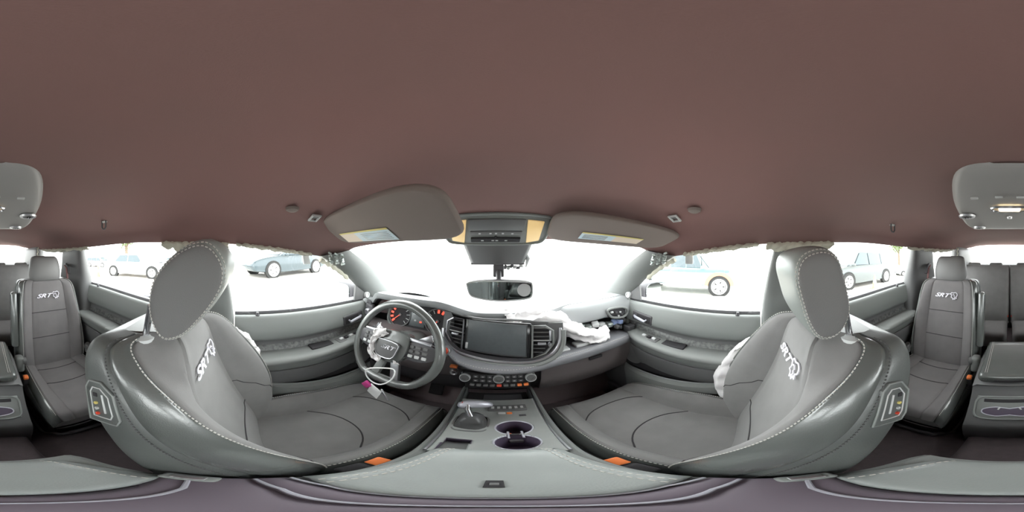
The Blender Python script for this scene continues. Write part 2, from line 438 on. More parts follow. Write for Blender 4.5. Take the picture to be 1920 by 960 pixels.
# ------------------------------------------------------------------ doors
def door(n, s, y0, y1, label, front):
    cz = (sill((y0+y1)/2))
    bm = BM(); rbox(bm, (.03, abs(y1-y0)-.01, .86), frame((s*.80, (y0+y1)/2, cz-.44)), .01)
    d = finish(f'door_{n}', bm, SILVERP); tag(struct(d), label, 'door')
    ys = np.linspace(y0, y1, 25)
    def taper(y):   # armrest fades towards the front edge
        return 1-smooth((y-(y1-.22))/.22)*.75
    def strip(name, prof, m, **k):
        G = []
        for y in ys:
            a = taper(y) if front else 1-.5*smooth((y1-.12-y)/-.12 if y > y1-.12 else 0)
            dz = sill(y)-(-.255); row = []
            for x, z in prof:
                x = .70-(.70-x)*(a if z < -.41 else 1)
                rise = (0 if not front else .035*smooth((y-(y1-.45))/.45)) if z < -.40 else 0
                row.append((s*x, y, z+dz+rise))
            G.append(row)
        G = np.array([cr(r, 4) for r in G])
        return grid(name, G, m, d, **k)
    strip('upper_trim', [(.79, -.268), (.735, -.268), (.712, -.270), (.70, -.278), (.694, -.296), (.688, -.325), (.684, -.36), (.69, -.39), (.704, -.405)], PLAS_T)
    strip('window_seal', [(.742, -.266), (.728, -.257), (.716, -.266)], BLACKM)
    strip('recess', [(.704, -.405), (.712, -.42), (.712, -.435)], PLAS_M)
    strip('decor_strip', [(.712, -.435), (.704, -.447), (.698, -.463)], CARBON)
    ar = strip('armrest', [(.698, -.463), (.66, -.462), (.625, -.462), (.606, -.468), (.600, -.482), (.608, -.497)], PLAS)
    strip('armrest_side', [(.608, -.497), (.618, -.52), (.632, -.545), (.640, -.556)], PLAS)
    strip('lower_panel', [(.640, -.556), (.632, -.562), (.640, -.62), (.66, -.70), (.67, -.80), (.67, -.95), (.69, -1.10)], PLAS_M)
    # lock knob on the sill
    lathe('lock_knob', [(0, .012), (.006, .012), (.007, .004), (.010, 0), (.010, -.004)], frame((s*.712, y0+.10, sill(y0+.1)-.014)), PLAS_D, d, 12)
    # door pull cup and switches
    yc = lerp(y0, y1, .50) if front else lerp(y0, y1, .52)
    dz = sill(yc)+.255
    cup = BM(); rbox(cup, (.05, .115, .012), frame((s*.668, yc, -.459+dz)), .005)
    finish('pull_cup', cup, BLACKM, d)
    sw = box('switch_plate', (s*.655, yc+.165, -.4575+dz+(.006 if front else 0)), (.052, .17, .010), PLAS_M, d, .004, (.035 if front else 0, 0, 0))
    nb = (5 if s < 0 else 3) if front else 1
    for i in range(nb):
        box('switch', (s*.655, yc+.105+.030*i, -.449+dz+(.004+.002*i if front else 0)), (.018, .020, .012), BLACKM if i % 2 else GREYW, sw, .003, (.2, 0, 0))
    # inside handle
    hy = y1-.18 if front else y1-.16; hz = -.352+sill(hy)+.255
    b = box('handle_bezel', (s*.688, hy, hz), (.016, .135, .058), PLAS_D, d, .008, (.10, 0, 0))
    box('handle_recess', (s*.681, hy-.012, hz), (.006, .09, .040), BLACKM, b, .003, (.10, 0, 0))
    bm = BM(); add_tube(bm, [(s*.676, hy+.048, hz+.006), (s*.664, hy+.03, hz+.004), (s*.661, hy, hz), (s*.661, hy-.035, hz-.008), (s*.664, hy-.045, hz+.004)], [.006, .008, .008, .007, .004], 8)
    finish('handle', bm, SILVERP, b)
    if front:
        # map pocket with a rim, speaker cover
        G = []
        for t in np.linspace(0, 1, 16):
            y = lerp(.10, .66, t); bul = math.sin(PI*min(1, t*1.15)**.7 if t < .87 else PI)*.05
            zt = -.655-.055*t; bul = .05*math.sin(PI*t)**.5
            G.append([(s*(.665-bul*.8), y, zt), (s*(.655-bul*1.2), y, zt-.008), (s*(.65-bul*1.2), y, zt-.05), (s*(.665-bul), y, -.90), (s*.68, y, -1.05)])
        pk = grid('map_pocket', G, PLAS, d)
        tube('pocket_rim', [r[0] for r in G], .006, PLAS_T, pk)
        G2 = [[(s*(.655), r[0][1], -.60-.06*i/15), (s*.66, r[0][1], -.70)] for i, r in enumerate(G)]
        grid('pocket_cavity', [[(p[0]-s*.004, p[1], p[2]) for p in row] for row in G2], BLACKM, pk)
        lathe('speaker_cover', [(0, .004), (.06, .004), (.075, .001), (.082, -.006)], axes((s*.652, .60, -.60), (0, 1, 0), (0, 0, 1), (-s, 0, 0)), PLAS_M, d, 28)
        # mirror sail with tweeter
        bm = BM(); add_prism(bm, [(.575, -.25), (.70, -.25), (.69, -.245), (.585, -.165)], -.012, .0, axes((s*.705, 0, 0), (0, 1, 0), (0, 0, 1), (s, 0, 0)))
        sl = finish('mirror_sail', bm, PLAS_M, d)
        lathe('tweeter', [(0, .006), (.010, .006), (.012, .010), (.017, .010), (.020, .004), (.022, 0)], axes((s*.690, .665, -.232), (0, 1, 0), (0, 0, 1), (-s, 0, 0)), GREYW, sl, 20)
    else:
        box('arm_pad', (s*.63, lerp(y0, y1, .62), -.462+dz), (.075, .36, .018), PLAS_T, d, .008, (0, 0, 0))
        box('map_tray', (s*.655, lerp(y0, y1, .5), -.70), (.03, .5, .16), PLAS_M, d, .02)
    return d
door(1, -1, -.03, .74, 'driver door panel with chrome handle and window switches', True)
door(2, 1, -.03, .74, 'front passenger door panel with chrome handle beside the torn-open dash', True)
door(3, -1, -.96, -.20, 'rear door panel behind the driver seat', False)
door(4, 1, -.96, -.20, 'rear door panel behind the front passenger seat', False)

# ================================================================== SEATS
NSEG, NLON = 5, 6
def sculpt(ctrl_rows, seams):
    """closed loft from control sections; groove the seam columns; returns the grid (L, M, 3)"""
    G = cr([cr(r, NSEG, True) for r in ctrl_rows], NLON)
    M = G.shape[1]
    dl = np.gradient(G, axis=0); dm = (np.roll(G, -1, 1)-np.roll(G, 1, 1))
    nrm = np.cross(dl, dm); nrm /= np.maximum(np.linalg.norm(nrm, axis=2, keepdims=True), 1e-9)
    cen = G.mean(axis=1, keepdims=True)
    sgn = np.sign((nrm*(G-cen)).sum(axis=(1, 2))).sum(); nrm *= 1 if sgn >= 0 else -1
    for c in seams: G[:, (c*NSEG) % M] -= nrm[:, (c*NSEG) % M]*.0045
    return G, nrm
def cols(G, c0, c1, l0=None, l1=None):
    M = G.shape[1]; idx = [(i % M) for i in range(c0*NSEG, c1*NSEG+1)]
    return G[l0:l1, idx]
def section(half):
    """mirror a half section of (x, v) into a closed ring starting at the front centre"""
    return half+[(-x, v) for x, v in half[-2:0:-1]]
def back_ring(w_, yc, yi, yo_, yr, s):
    a, b = back_half(w_, yc, yo_ if s > 0 else yi, yr), back_half(w_, yc, yi if s > 0 else yo_, yr)
    return a+[(-x, v) for x, v in b[-2:0:-1]]
def back_half(w_, yc, yb, yr):
    return [(0, yc), (.33*w_, yc+.002), (.54*w_, yc+.006), (.67*w_, lerp(yc, yb, .66)), (.84*w_, yb), (.945*w_, lerp(yb, yr, .10)), (1.0*w_, lerp(yb, yr, .36)),
            (1.0*w_, lerp(yb, yr, .68)), (.95*w_, lerp(yb, yr, .93)), (.72*w_, yr), (0, yr-.006)]
def cush_half(w_, zc, zb, zl):
    return [(0, zc), (.33*w_, zc+.001), (.58*w_, zc+.004), (.71*w_, lerp(zc, zb, .66)), (.86*w_, zb), (.955*w_, zb-.020), (1.0*w_, zb-.065),
            (.995*w_, lerp(zb, zl, .6)), (.93*w_, zl+.01), (.6*w_, zl), (0, zl)]
# ring layout: 0 front centre, 2 insert seam, 4 ridge, 6 side seam, 10 rear centre, 14/16/18 mirrored
def seat_body(t, cx, back, cush, ins, leather, shell, flip, thread=THREAD, cross_back=(), cross_cush=()):
    R = [[(cx+x, y, z) for x, y in back_ring(w_, yc, yi, yo_, yr, flip)] for z, w_, yc, yi, yo_, yr in back]
    G, N = sculpt(R, (2, 4, 6, 14, 16, 18))
    o = grid('backrest_insert', cols(G, -2, 2), ins, t)
    for a, b in ((2, 4), (-4, -2)): grid('backrest_bolster_inner', cols(G, a, b), ins, t)
    for a, b in ((4, 6), (-6, -4)): grid('backrest_bolster', cols(G, a, b), leather, t)
    bs = grid('backrest_shell', cols(G, 6, 14), shell, t)
    bm = BM(); bm.faces.new([bm.verts.new(p) for p in G[-1]]); finish('backrest_top', bm, shell, t)
    L = G.shape[0]
    for c in (4, 16):
        for off in (1,):
            P = [Vector(G[i, (c*NSEG+off*(1 if c < 10 else -1)) % G.shape[1]])+Vector(N[i, (c*NSEG) % G.shape[1]])*.001 for i in range(4, L-3)]
            stitches('stitching', P, t, thread)
    for c in (6, 14):
        P = [Vector(G[i, (c*NSEG+(1 if c < 10 else -1)) % G.shape[1]])+Vector(N[i, (c*NSEG) % G.shape[1]])*.001 for i in range(4, L-3)]
        stitches('stitching', P, t, THREAD_D, .004, .004, .0016)
    for li, c in cross_back:
        P = [Vector(G[li, j % G.shape[1]])+Vector((0, .001, 0)) for j in range(-c*NSEG, c*NSEG+1)]
        tube('seam', P, .0022, SEAM, t, 5)
    GB = G
    R = [[(cx+x, y, z) for x, z in section(cush_half(w_, zc, zb, zl))] for y, w_, zc, zb, zl in cush]
    G, N = sculpt(R, (2, 4, 18, 16))
    grid('cushion_insert', cols(G, -2, 2), ins, t)
    for a, b in ((2, 4), (-4, -2)): grid('cushion_bolster_inner', cols(G, a, b), ins, t)
    for a, b in ((4, 6), (-6, -4)): grid('cushion_bolster', cols(G, a, b), leather, t)
    grid('cushion_base', cols(G, 6, 14), shell, t)
    bm = BM(); bm.faces.new([bm.verts.new(p) for p in G[-1]]); finish('cushion_front', bm, ins, t)
    L = G.shape[0]
    for c in (4, 16):
        P = [Vector(G[i, (c*NSEG+(1 if c < 10 else -1)) % G.shape[1]])+Vector((0, 0, .001)) for i in range(2, L-6)]
        stitches('stitching', P, t, thread)
    for li, c in cross_cush:
        P = []
        for j in range(-c*NSEG, c*NSEG+1):
            f = li+(4 if abs(cx) < .39 else .6)*(1-(j/(c*NSEG))**2); k = int(f); a = f-k
            P.append(Vector(G[k, j % G.shape[1]]).lerp(Vector(G[k+1, j % G.shape[1]]), a)+Vector((0, 0, .001)))
        tube('seam', P, .0024, SEAM, t, 5)
    return GB, G
CAT = [(-.42, .30), (-.30, .46), (-.05, .40), (.22, .50), (.46, .34), (.50, .05), (.36, -.10), (.44, -.34), (.24, -.28), (.20, -.52), (.04, -.36), (-.06, -.55), (-.16, -.30), (-.36, -.22), (-.30, .02)]
def emblem(t, c, X, Y, s, m=LOGO):
    """italic lettering with the outlined head emblem beside it, stitched on the backrest"""
    Z = Vector(X).cross(Vector(Y))
    M = axes(Vector(c)-Vector(X)*s*.42, X, Y, Z)
    lettering('SRT', s*.62, M @ Matrix.Diagonal((1.25, .8, 1, 1)), m, t, 'logo_lettering', .0008, .45)
    cc = Vector(c)+Vector(X)*s*.72+Vector(Y)*s*.02
    P = [cc+Vector(X)*x*s*.62+Vector(Y)*y*s*.62+Z*.0006 for x, y in CAT]
    bm = BM(); add_tube(bm, [Vector(p) for p in cr(P, 3, True)], s*.032, 5, True)
    add_tube(bm, [cc+Vector(X)*a*s+Vector(Y)*b*s+Z*.0006 for a, b in ((-.14, .08), (-.02, .12), (.08, .02))], s*.03, 5)
    add_tube(bm, [cc+Vector(X)*a*s+Vector(Y)*b*s+Z*.0006 for a, b in ((.02, -.04), (.12, -.10), (.06, -.2))], s*.03, 5)
    finish('logo_emblem', bm, m, t)

def front_seat(s, label, outline, name='front_seat'):
    cx = s*.385
    t = tag(empty(name, (cx, .25, -1.11)), label, 'seat', 'front bucket seats')
    back = [(-.86, .220, .05, .07, .075, -.085), (-.76, .240, .04, .098, .108, -.10), (-.65, .248, .012, .092, .112, -.115), (-.54, .250, -.022, .062, .105, -.135), (-.43, .243, -.055, .014, .072, -.175),
            (-.34, .228, -.080, -.040, .028, -.235), (-.275, .212, -.093, -.090, -.015, -.275), (-.222, .192, -.106, -.155, -.055, -.290), (-.192, .162, -.122, -.195, -.095, -.282), (-.180, .105, -.150, -.190, -.16, -.25)]
    cush = [(-.10, .225, -.80, -.755, -1.0), (.04, .232, -.805, -.728, -1.0), (.18, .232, -.80, -.702, -1.0), (.30, .228, -.79, -.710, -1.0), (.42, .225, -.780, -.728, -1.0),
            (.50, .222, -.782, -.755, -.99), (.552, .215, -.795, -.79, -.98), (.580, .205, -.835, -.84, -.96), (.584, .195, -.88, -.885, -.945)]
    GB, GC_ = seat_body(t, cx, back, cush, SUEDE, LEATHER, SHELL, s, cross_back=((13, 2),), cross_cush=((14, 2), (24, 2)))
    # emblem high on the backrest insert
    up = Vector((0, -.30, .95)).normalized()
    emblem(t, (cx+.005, -.083, -.285), (-1, 0, 0), up, .082)
    # piping between bolster panels: a curved cross seam low on the inner bolsters
    for sg in (-1, 1):
        c0 = 2 if sg > 0 else -2; P = []
        for k in range(9):
            j = (c0*NSEG+sg*int(round(k*NSEG*2/8))); P.append(Vector(GB[20-int(k*.9), j % GB.shape[1]]))
        tube('seam', P, .0022, SEAM, t, 5)
    # headrest: side outline (y, z) lofted across its width
    O = cr(outline, 4, True); cy, cz = O.mean(axis=0)
    prof = [(-.127, .5), (-.126, .77), (-.121, .885), (-.108, .965), (-.088, 1.0), (-.05, 1.02), (0, 1.025), (.05, 1.02), (.088, 1.0), (.108, .965), (.121, .885), (.126, .77), (.127, .5)]
    rings = [[(cx+x, cy+(p[0]-cy)*k, cz+(p[1]-cz)*k) for p in O] for x, k in prof]
    G = cr(rings, 3)
    h = grid('headrest', G[6:-6], HEADF, t, close_v=True)
    for side, sl in ((-1, G[:7]), (1, G[-7:])):
        bm = BM(); V = add_grid(bm, sl, close_v=True); bm.faces.new(V[0] if side < 0 else V[-1]); finish('side_panel', bm, HEADL, h, angle=60)
        k = 6 if side < 0 else -7
        for off in (-1, 1):
            R = G[k+off*1]; c = R.mean(axis=0)
            stitches('stitching', [Vector(c+(p-c)*1.006) for p in list(R)+[R[0]]], h, THREAD, .0045, .003, .0012)
    for px in (-.098, .098):
        bot = Vector((cx+px, -.196, -.205)); top = Vector((cx+px, -.178, -.105))
        tube('headrest_post', [bot+Vector((0, 0, -.03)), bot, bot.lerp(top, .6), top], .0075, CHROME, h, 12)
        lathe('post_collar', [(0, .010), (.012, .010), (.017, .006), (.024, .004), (.026, -.002), (.024, -.012)], frame((bot.x, bot.y+.0, -.192), (.12, 0, 0)), GREYW, h, 20)
    # side impact bag burst out of the outboard bolster
    # video socket panel on the inboard side
    inb = -s
    M_ = GB.shape[1]; col = 35 if s < 0 else M_-35
    row = int(np.argmin(np.abs(GB[:, col, 2]+.312))); c = Vector(GB[row, col])
    n_ = (Vector(GB[row+2, col])-Vector(GB[row-2, col])).cross(Vector(GB[row, (col+3) % M_])-Vector(GB[row, col-3])).normalized()
    if n_.x*inb < 0: n_ = -n_
    up = Vector((0, -.40, .92)); up = (up-n_*up.dot(n_)).normalized(); rt = up.cross(n_)
    M = axes(c+n_*.001, rt, up, n_)
    poly = [(-.036, -.058), (.026, -.058), (.036, -.040), (.036, .030), (.010, .058), (-.024, .058), (-.036, .040)]
    b = prism('socket_panel', poly, -.020, .0005, M, SHELL, t, .002)
    tube('panel_rim', [M @ Vector((x*.96, y*.96, .0005)) for x, y in poly], .0022, PLAS_T, b, 6, True)
    poly2 = [(x*.62, y*.70) for x, y in poly]
    tube('panel_inner_rim', [M @ Vector((x, y, .001)) for x, y in poly2], .0015, GREYW, b, 6, True)
    for k, (m_, y) in enumerate(((LABEL_Y, .000), (GREYW, -.015), (REDP, -.030))):
        lathe('jack', [(0, .002), (.0022, .002), (.0022, .005), (.0038, .005), (.004, 0)], M @ frame((inb*-.010, y, -.001)), m_, b, 12)
    mbox('slot', M @ frame((inb*.008, .0, .001)), (.004, .052, .003), GREYW, b, .001)
    mbox('slot', M @ frame((inb*-.010, .022, .001)), (.010, .010, .003), BLACKM, b, .001)
    # base, tracks, belt buckle
    box('seat_base', (cx, .22, -1.015), (.40, .50, .10), PLAS_D, t, .02)
    for px in (-.17, .17): box('track', (cx+px, .22, -1.085), (.04, .62, .05), PLAS_M, t, .008)
    bk = box('buckle', (cx+inb*.246, .13, -.70), (.030, .045, .10), BLACKM, t, .008, (.35, 0, 0))
    box('buckle_button', (cx+inb*.246, .155, -.648), (.024, .030, .012), ORANGE, bk, .003, (.35, 0, 0))
    return t, GB, GC_
OUT_L = [(-.176, -.092), (-.160, -.035), (-.110, .015), (-.058, .032), (-.026, .002), (-.022, -.038), (-.042, -.080), (-.072, -.122), (-.104, -.160), (-.142, -.176), (-.168, -.143)]
OUT_R = [(-.182, -.108), (-.170, -.045), (-.150, .006), (-.116, .020), (-.078, .006), (-.066, -.030), (-.076, -.078), (-.092, -.132), (-.115, -.168), (-.148, -.170), (-.172, -.146)]
seatL, GBL, _ = front_seat(-1, 'driver seat behind the steering wheel, grey leather and suede with stitched logo', OUT_L)
seatR, GBR, _ = front_seat(1, 'front passenger seat with burst side airbag, grey leather and suede', OUT_R)

def cloth(name, base, m, parent=None, amp=.006, seed=0, thick=.002):
    """crumpled sheet: control rows smoothed, then pushed about by layered sines"""
    r = random.Random(seed); G = cr(np.array([cr(q, 5) for q in base]), 5)
    ph = [r.uniform(0, 6.28) for _ in range(12)]
    for i in range(G.shape[0]):
        for j in range(G.shape[1]):
            a, b = i*.9, j*.9
            G[i, j] += amp*np.array([math.sin(a*1.1+ph[0]+b*.5), math.sin(b*1.3+ph[1]+a*.4), math.sin(a*.8+b*1.0+ph[2])+.5*math.sin(2.1*a-1.3*b+ph[3])])
    o = grid(name, G, m, parent, angle=180); md = o.modifiers.new('thickness', 'SOLIDIFY'); md.thickness = thick
    return o
# burst seat side bags
for s, amt, lab in ((1, 1., 'white burst side airbag hanging from the passenger seat by the door'), (-1, .45, 'small white burst side airbag on the driver seat by the door')):
    base = []
    for k in range(7):
        q = k/6
        z = lerp(-.33, -.74, q) if s > 0 else lerp(-.29, -.44, q); y = float(np.interp(-z, [.28, .34, .43, .54, .65, .76], [-.035, .005, .05, .085, .10, .095])); x = .610+.004*math.sin(q*9)
        wd = (.012+.045*amt*math.sin(PI*q)**.6)
        base.append([(s*(x-.004), y-.05, z), (s*(x+.012), y-.01, z), (s*(x+.010), y+wd, z-.004), (s*(x-.012), y+.9*wd, z-.004), (s*(x-.016), y+.2*wd, z-.004)])
    tag(cloth('side_airbag', base, WHITEFAB, None, .004, 3+s), lab, 'airbag', 'burst seat airbags')

def rear_seat(s, label):
    cx = s*.40; yo = -.985
    t = tag(empty('captain_seat', (cx, yo+.25, -1.11)), label, 'seat', 'second row captain seats')
    back = [(-.80, .215, yo+.085, yo+.11, yo-.06), (-.70, .222, yo+.08, yo+.12, yo-.075), (-.58, .224, yo+.06, yo+.115, yo-.09), (-.45, .222, yo+.035, yo+.09, yo-.11),
            (-.33, .214, yo+.01, yo+.055, yo-.13), (-.25, .207, yo-.006, yo+.03, yo-.145), (-.195, .198, yo-.02, yo+.008, yo-.15), (-.168, .182, yo-.035, yo-.02, yo-.145), (-.158, .15, yo-.06, yo-.055, yo-.12)]
    back = [(a, b, c, d, d, e) for a, b, c, d, e in back]
    cush = [(yo-.02, .20, -.745, -.725, -.95), (yo+.10, .205, -.75, -.715, -.95), (yo+.22, .207, -.752, -.71, -.95), (yo+.34, .207, -.757, -.725, -.95), (yo+.44, .205, -.768, -.75, -.95),
            (yo+.50, .20, -.795, -.79, -.94), (yo+.52, .19, -.85, -.85, -.93)]
    seat_body(t, cx, back, cush, SUEDE_D, LEATHER, SHELL, s, cross_back=((14, 2), (22, 2)), cross_cush=((8, 2), (15, 2)))
    up = Vector((0, -.2, .98)).normalized()
    emblem(t, (cx+.004, yo+.0035, -.262), (-1, 0, 0), up, .074)
    # headrest
    yh = yo-.075; G = []
    for z, w_, d_ in ((-.168, .088, .026), (-.160, .104, .040), (-.13, .112, .05), (-.08, .110, .054), (-.03, .100, .048), (-.008, .088, .036), (.0, .07, .018)):
        ring = []
        for k in range(28):
            a = 2*PI*k/28; q = .55
            ring.append((cx+w_*math.copysign(abs(math.cos(a))**q, math.cos(a)), yh-.12*(z+.08)+d_*math.copysign(abs(math.sin(a))**.8, math.sin(a)), z))
        G.append(ring)
    h = grid('headrest', cr(G, 4), HEADL, t, close_v=True, caps=True)
    for px in (-.05, .05): tube('headrest_post', [(cx+px, yh, -.24), (cx+px, yh, -.15)], .006, CHROME, h, 10)
    inb = -s
    # folded up armrest beside the backrest with its hinge, latch tower and buckle
    a = box('armrest', (cx+inb*.232, yo+.03, -.40), (.042, .075, .36), LEATHER, t, .018, (.20, 0, 0))
    hg = box('hinge_cover', (cx+inb*.222, yo+.135, -.672), (.050, .065, .115), PLAS, t, .018, (.1, 0, 0))
    lathe('hinge_knob', [(0, .012), (.018, .012), (.024, .006), (.025, -.01)], axes((cx+inb*.196, yo+.145, -.645), (0, 1, 0), (0, 0, 1), (-inb, 0, 0)), PLAS_M, hg, 20)
    hg2 = box('hinge_cover', (cx-inb*.226, yo+.13, -.67), (.035, .06, .09), PLAS, t, .015)
    lathe('hinge_knob', [(0, .012), (.018, .012), (.024, .006), (.025, -.01)], axes((cx-inb*.206, yo+.14, -.645), (0, 1, 0), (0, 0, 1), (inb, 0, 0)), PLAS_M, hg2, 20)
    bk = box('buckle', (cx+inb*.214, yo+.235, -.735), (.030, .034, .075), BLACKM, t, .006)
    box('buckle_button', (cx+inb*.214, yo+.245, -.702), (.026, .030, .024), ORANGE, bk, .008)
    # plinth with its rounded skirt
    box('seat_base', (cx, yo+.24, -1.02), (.40, .46, .16), BLACKM, t, .03)
    tube('base_rim', [(cx-.205, yo+.20, -1.07), (cx-.20, yo+.44, -1.07), (cx-.15, yo+.49, -1.07), (cx+.15, yo+.49, -1.07), (cx+.20, yo+.44, -1.07), (cx+.205, yo+.20, -1.07)], .014, PLAS_D, t, 8)
    return t
rear_seat(-1, 'second row seat on the driver side, worn leather and dark suede with logo')
rear_seat(1, 'second row seat on the passenger side, dark suede with logo, beside the rear console')

# third row bench
def bench(s, lab):
    t = tag(empty('third_row_seat', (s*.29, -1.75, -1.1)), lab, 'seat', 'third row seats')
    G = []
    for z, y, d_ in ((-.72, -1.72, .10), (-.60, -1.74, .12), (-.40, -1.80, .11), (-.22, -1.86, .09), (-.13, -1.89, .07), (-.105, -1.90, .035)):
        G.append([(s*.29+.287*math.copysign(abs(math.cos(a))**.35, math.cos(a)), y+d_*math.copysign(abs(math.sin(a))**.6, math.sin(a)), z) for a in np.linspace(0, 2*PI, 33)[:-1]])
    grid('backrest', cr(G, 4), SUEDE, t, close_v=True, caps=True)
    box('cushion', (s*.29, -1.55, -.76), (.53, .46, .16), SUEDE_D, t, .04)
    box('seat_base', (s*.29, -1.55, -.97), (.48, .40, .26), BLACKM, t, .02)
    for x in (.16, .42):
        hr = box('headrest', (s*x, -1.925, -.108), (.15, .05, .06), SUEDE, t, .02, (-.3, 0, 0))
    bk = box('buckle', (s*.022, -1.665, -.665), (.026, .022, .07), BLACKM, t, .005)
    box('buckle_button', (s*.022, -1.657, -.640), (.022, .016, .022), REDP, bk, .005)
    tube('buckle_strap', [(s*.022, -1.665, -.70), (s*.03, -1.66, -.74), (s*.034, -1.65, -.76)], .008, PLAS, t, 6)
    return t
bench(-1, 'third row seat half below the rear window on the driver side')
bench(1, 'third row seat half below the rear window on the passenger side')

# ================================================================== DASHBOARD
D = tag(empty('dashboard', (0, .75, -1.1)), 'wide grey dashboard with red-lit gauges and central screen, torn open on the passenger side', 'dashboard')
def dfe(x):      # front edge of the top pad: (y, z)
    h = smooth((x+.66)/.12)*(1-smooth((x+.24)/.17))       # hood over the gauges
    y = lerp(.66, .60, h); z = lerp(-.243, -.185, h)
    if x > .2: y = lerp(.66, .71, smooth((x-.2)/.15)); z = lerp(-.243, -.238, smooth((x-.2)/.1))
    if x < -.60: z = lerp(-.262, z, smooth((x+.72)/.12))
    return y, z
G = []
for x in np.linspace(-.715, .715, 61):
    y0, z0 = dfe(x); yb = 1.27-.31*(x/.70)**2; row = []
    for k in range(13):
        t = k/12; y = lerp(y0, yb, t); z = lerp(z0, -.293, smooth(t*1.05)) + .012*math.sin(PI*t)*(1 if z0 < -.2 else .2)
        row.append((x, y, z))
    row = [(x, y0+.02, z0-.034), (x, y0+.004, z0-.030), (x, y0-.003, z0-.012)]+row
    G.append(row)
grid('top_pad', G, DASHTOP, D, angle=60)
# backing behind everything on the face
G = []
for x in np.linspace(-.715, .715, 31):
    y0, z0 = dfe(x)
    G.append([(x, y0+.02, z0-.032), (x, .78, z0-.06), (x, .775, -.42), (x, .70, -.47), (x, .66, -.56), (x, .70, -.72), (x, .80, -.86), (x, 1.06, -.90)])
grid('backing', G, PLAS_D, D, angle=30)
# end blocks beside the doors
for s in (-1, 1):
    box('end_panel', (s*.70, .80, -.42), (.03, .26, .34), PLAS, D, .012)
mat('brightened_glovebox_plastic', (.175, .150, .152), .6, bump=('noise', 900, .08))  # dark plastic with extra brightness put into its colour for the footwell
# driver knee panel and switch panel
G = []
for x in np.linspace(-.69, -.16, 15):
    bul = .02*math.sin(PI*(x+.69)/.53)
    G.append([(x, .70, -.375), (x, .645-bul, -.39), (x, .63-bul, -.43), (x, .64-bul, -.53), (x, .68-bul, -.63), (x, .73, -.66)])
grid('knee_panel', cr(G, 2), mat('brightened_glovebox_plastic', (0, 0, 0)), D)
box('headlamp_switch', (-.645, .655, -.315), (.07, .03, .075), PLAS_D, D, .010, (0, 0, -.2))
box('side_vent_frame', (-.660, .668, -.275), (.055, .03, .040), PLAS_D, D, .008, (0, 0, -.3))
lathe('headlamp_knob', [(0, .02), (.014, .02), (.018, .012), (.019, 0)], axes((-.645, .638, -.318), (1, 0, 0), (0, 0, 1), (0, -1, 0)), SATIN, D, 20)
# gauges
cl = Vector((-.378, .712, -.322)); nC = Vector((0, -.94, .34)); uC = Vector((0, .34, .94)); XC = Vector((1, 0, 0))
MC = axes(cl, XC, uC, nC)
poly = [(.172*math.copysign(abs(math.cos(a))**.55, math.cos(a)), .082*math.copysign(abs(math.sin(a))**.7, math.sin(a))) for a in np.linspace(0, 2*PI, 41)[:-1]]
gp = prism('gauge_panel', poly, -.02, 0, MC, BLACKM, D)
tube('gauge_surround', [MC @ Vector((x*1.03, y*1.05, .004)) for x, y in poly], .008, PLAS, gp, 8, True)
for gx in (-.105, .105):
    Mg = MC @ frame((gx, -.002, .002))
    bm = BM(); add_lathe(bm, [(.060, 0), (.062, .006), (.066, .006), (.067, 0)], Mg, 32); finish('gauge_ring', bm, PLAS_M, gp)
    for k in range(11):
        a = math.radians(225-27*k)
        lit = (k < 6) if gx < 0 else (k in (5, 6, 8, 9, 10))
        mbox('gauge_tick', Mg @ Matrix.Rotation(a, 4, 'Z') @ frame((.050, 0, .002)), (.018, .011 if lit else .003, .002), RED if lit else GREYW, gp, .0)
    bm = BM(); add_lathe(bm, [(.0, .004), (.008, .004), (.010, 0)], Mg, 16); finish('gauge_hub', bm, PLAS_D, gp)
    mbox('needle', Mg @ Matrix.Rotation(math.radians(225), 4, 'Z') @ frame((.024, 0, .005)), (.046, .003, .002), RED, gp)
cd = mbox('info_display', MC @ frame((0, 0, .002)), (.085, .095, .004), SCREEN, gp, .002)
for k, (x, y) in enumerate(((-.02, .02), (.015, .025), (-.01, -.015), (.02, -.02))): mbox('warning_light', MC @ frame((x, y, .005)), (.012, .009, .002), RED if k % 2 else GREYW, cd, .001)
# hood lining above the gauges
G = []
for k in range(21):
    a = lerp(-.10, PI+.10, k/20)
    p = MC @ Vector((.185*math.cos(a), .100*math.sin(a)**.8 if math.sin(a) > 0 else .1*math.sin(a), .0)); q = MC @ Vector((.205*math.cos(a), .132*max(0, math.sin(a))**.8 - .01, .085))
    G.append([p, p.lerp(q, .5), q])
grid('gauge_hood', G, PLAS_M, D)

# centre screen turned a little to the driver
TL, TR, BL, BR = Vector((-.122, .645, -.262)), Vector((.116, .585, -.264)), Vector((-.129, .615, -.413)), Vector((.107, .555, -.418))
sx = (TR-TL).normalized(); sy0 = (TL-BL).normalized(); sn = sx.cross(sy0).normalized(); sy = sn.cross(sx).normalized()
sc_c = (TL+TR+BL+BR)/4; MS = axes(sc_c, sx, sy, sn)
if sn.y > 0: raise SystemExit('screen faces away')
su = mbox('screen_surround', MS @ frame((0, 0, -.012)), (.262, .158, .022), BLACK, D, .008)
mbox('screen', MS @ frame((0, .004, .001)), (.226, .134, .003), SCREEN, su, .001)
tube('screen_edge', [MS @ Vector((x, y, .003)) for x, y in ((-.115, -.065), (.115, -.065), (.115, .073), (-.115, .073))], .0012, PLAS_M, su, 5, True)
mbox('screen_chip', MS @ frame((-.112, -.045, .003)), (.010, .028, .002), GREYW, su, .001)
# brow strip over the screen
tube('brow_strip', [MS @ Vector((x, .088+.004*math.sin(x*20), .006)) for x in np.linspace(-.19, .19, 12)], .005, PLAS_M, D, 8)
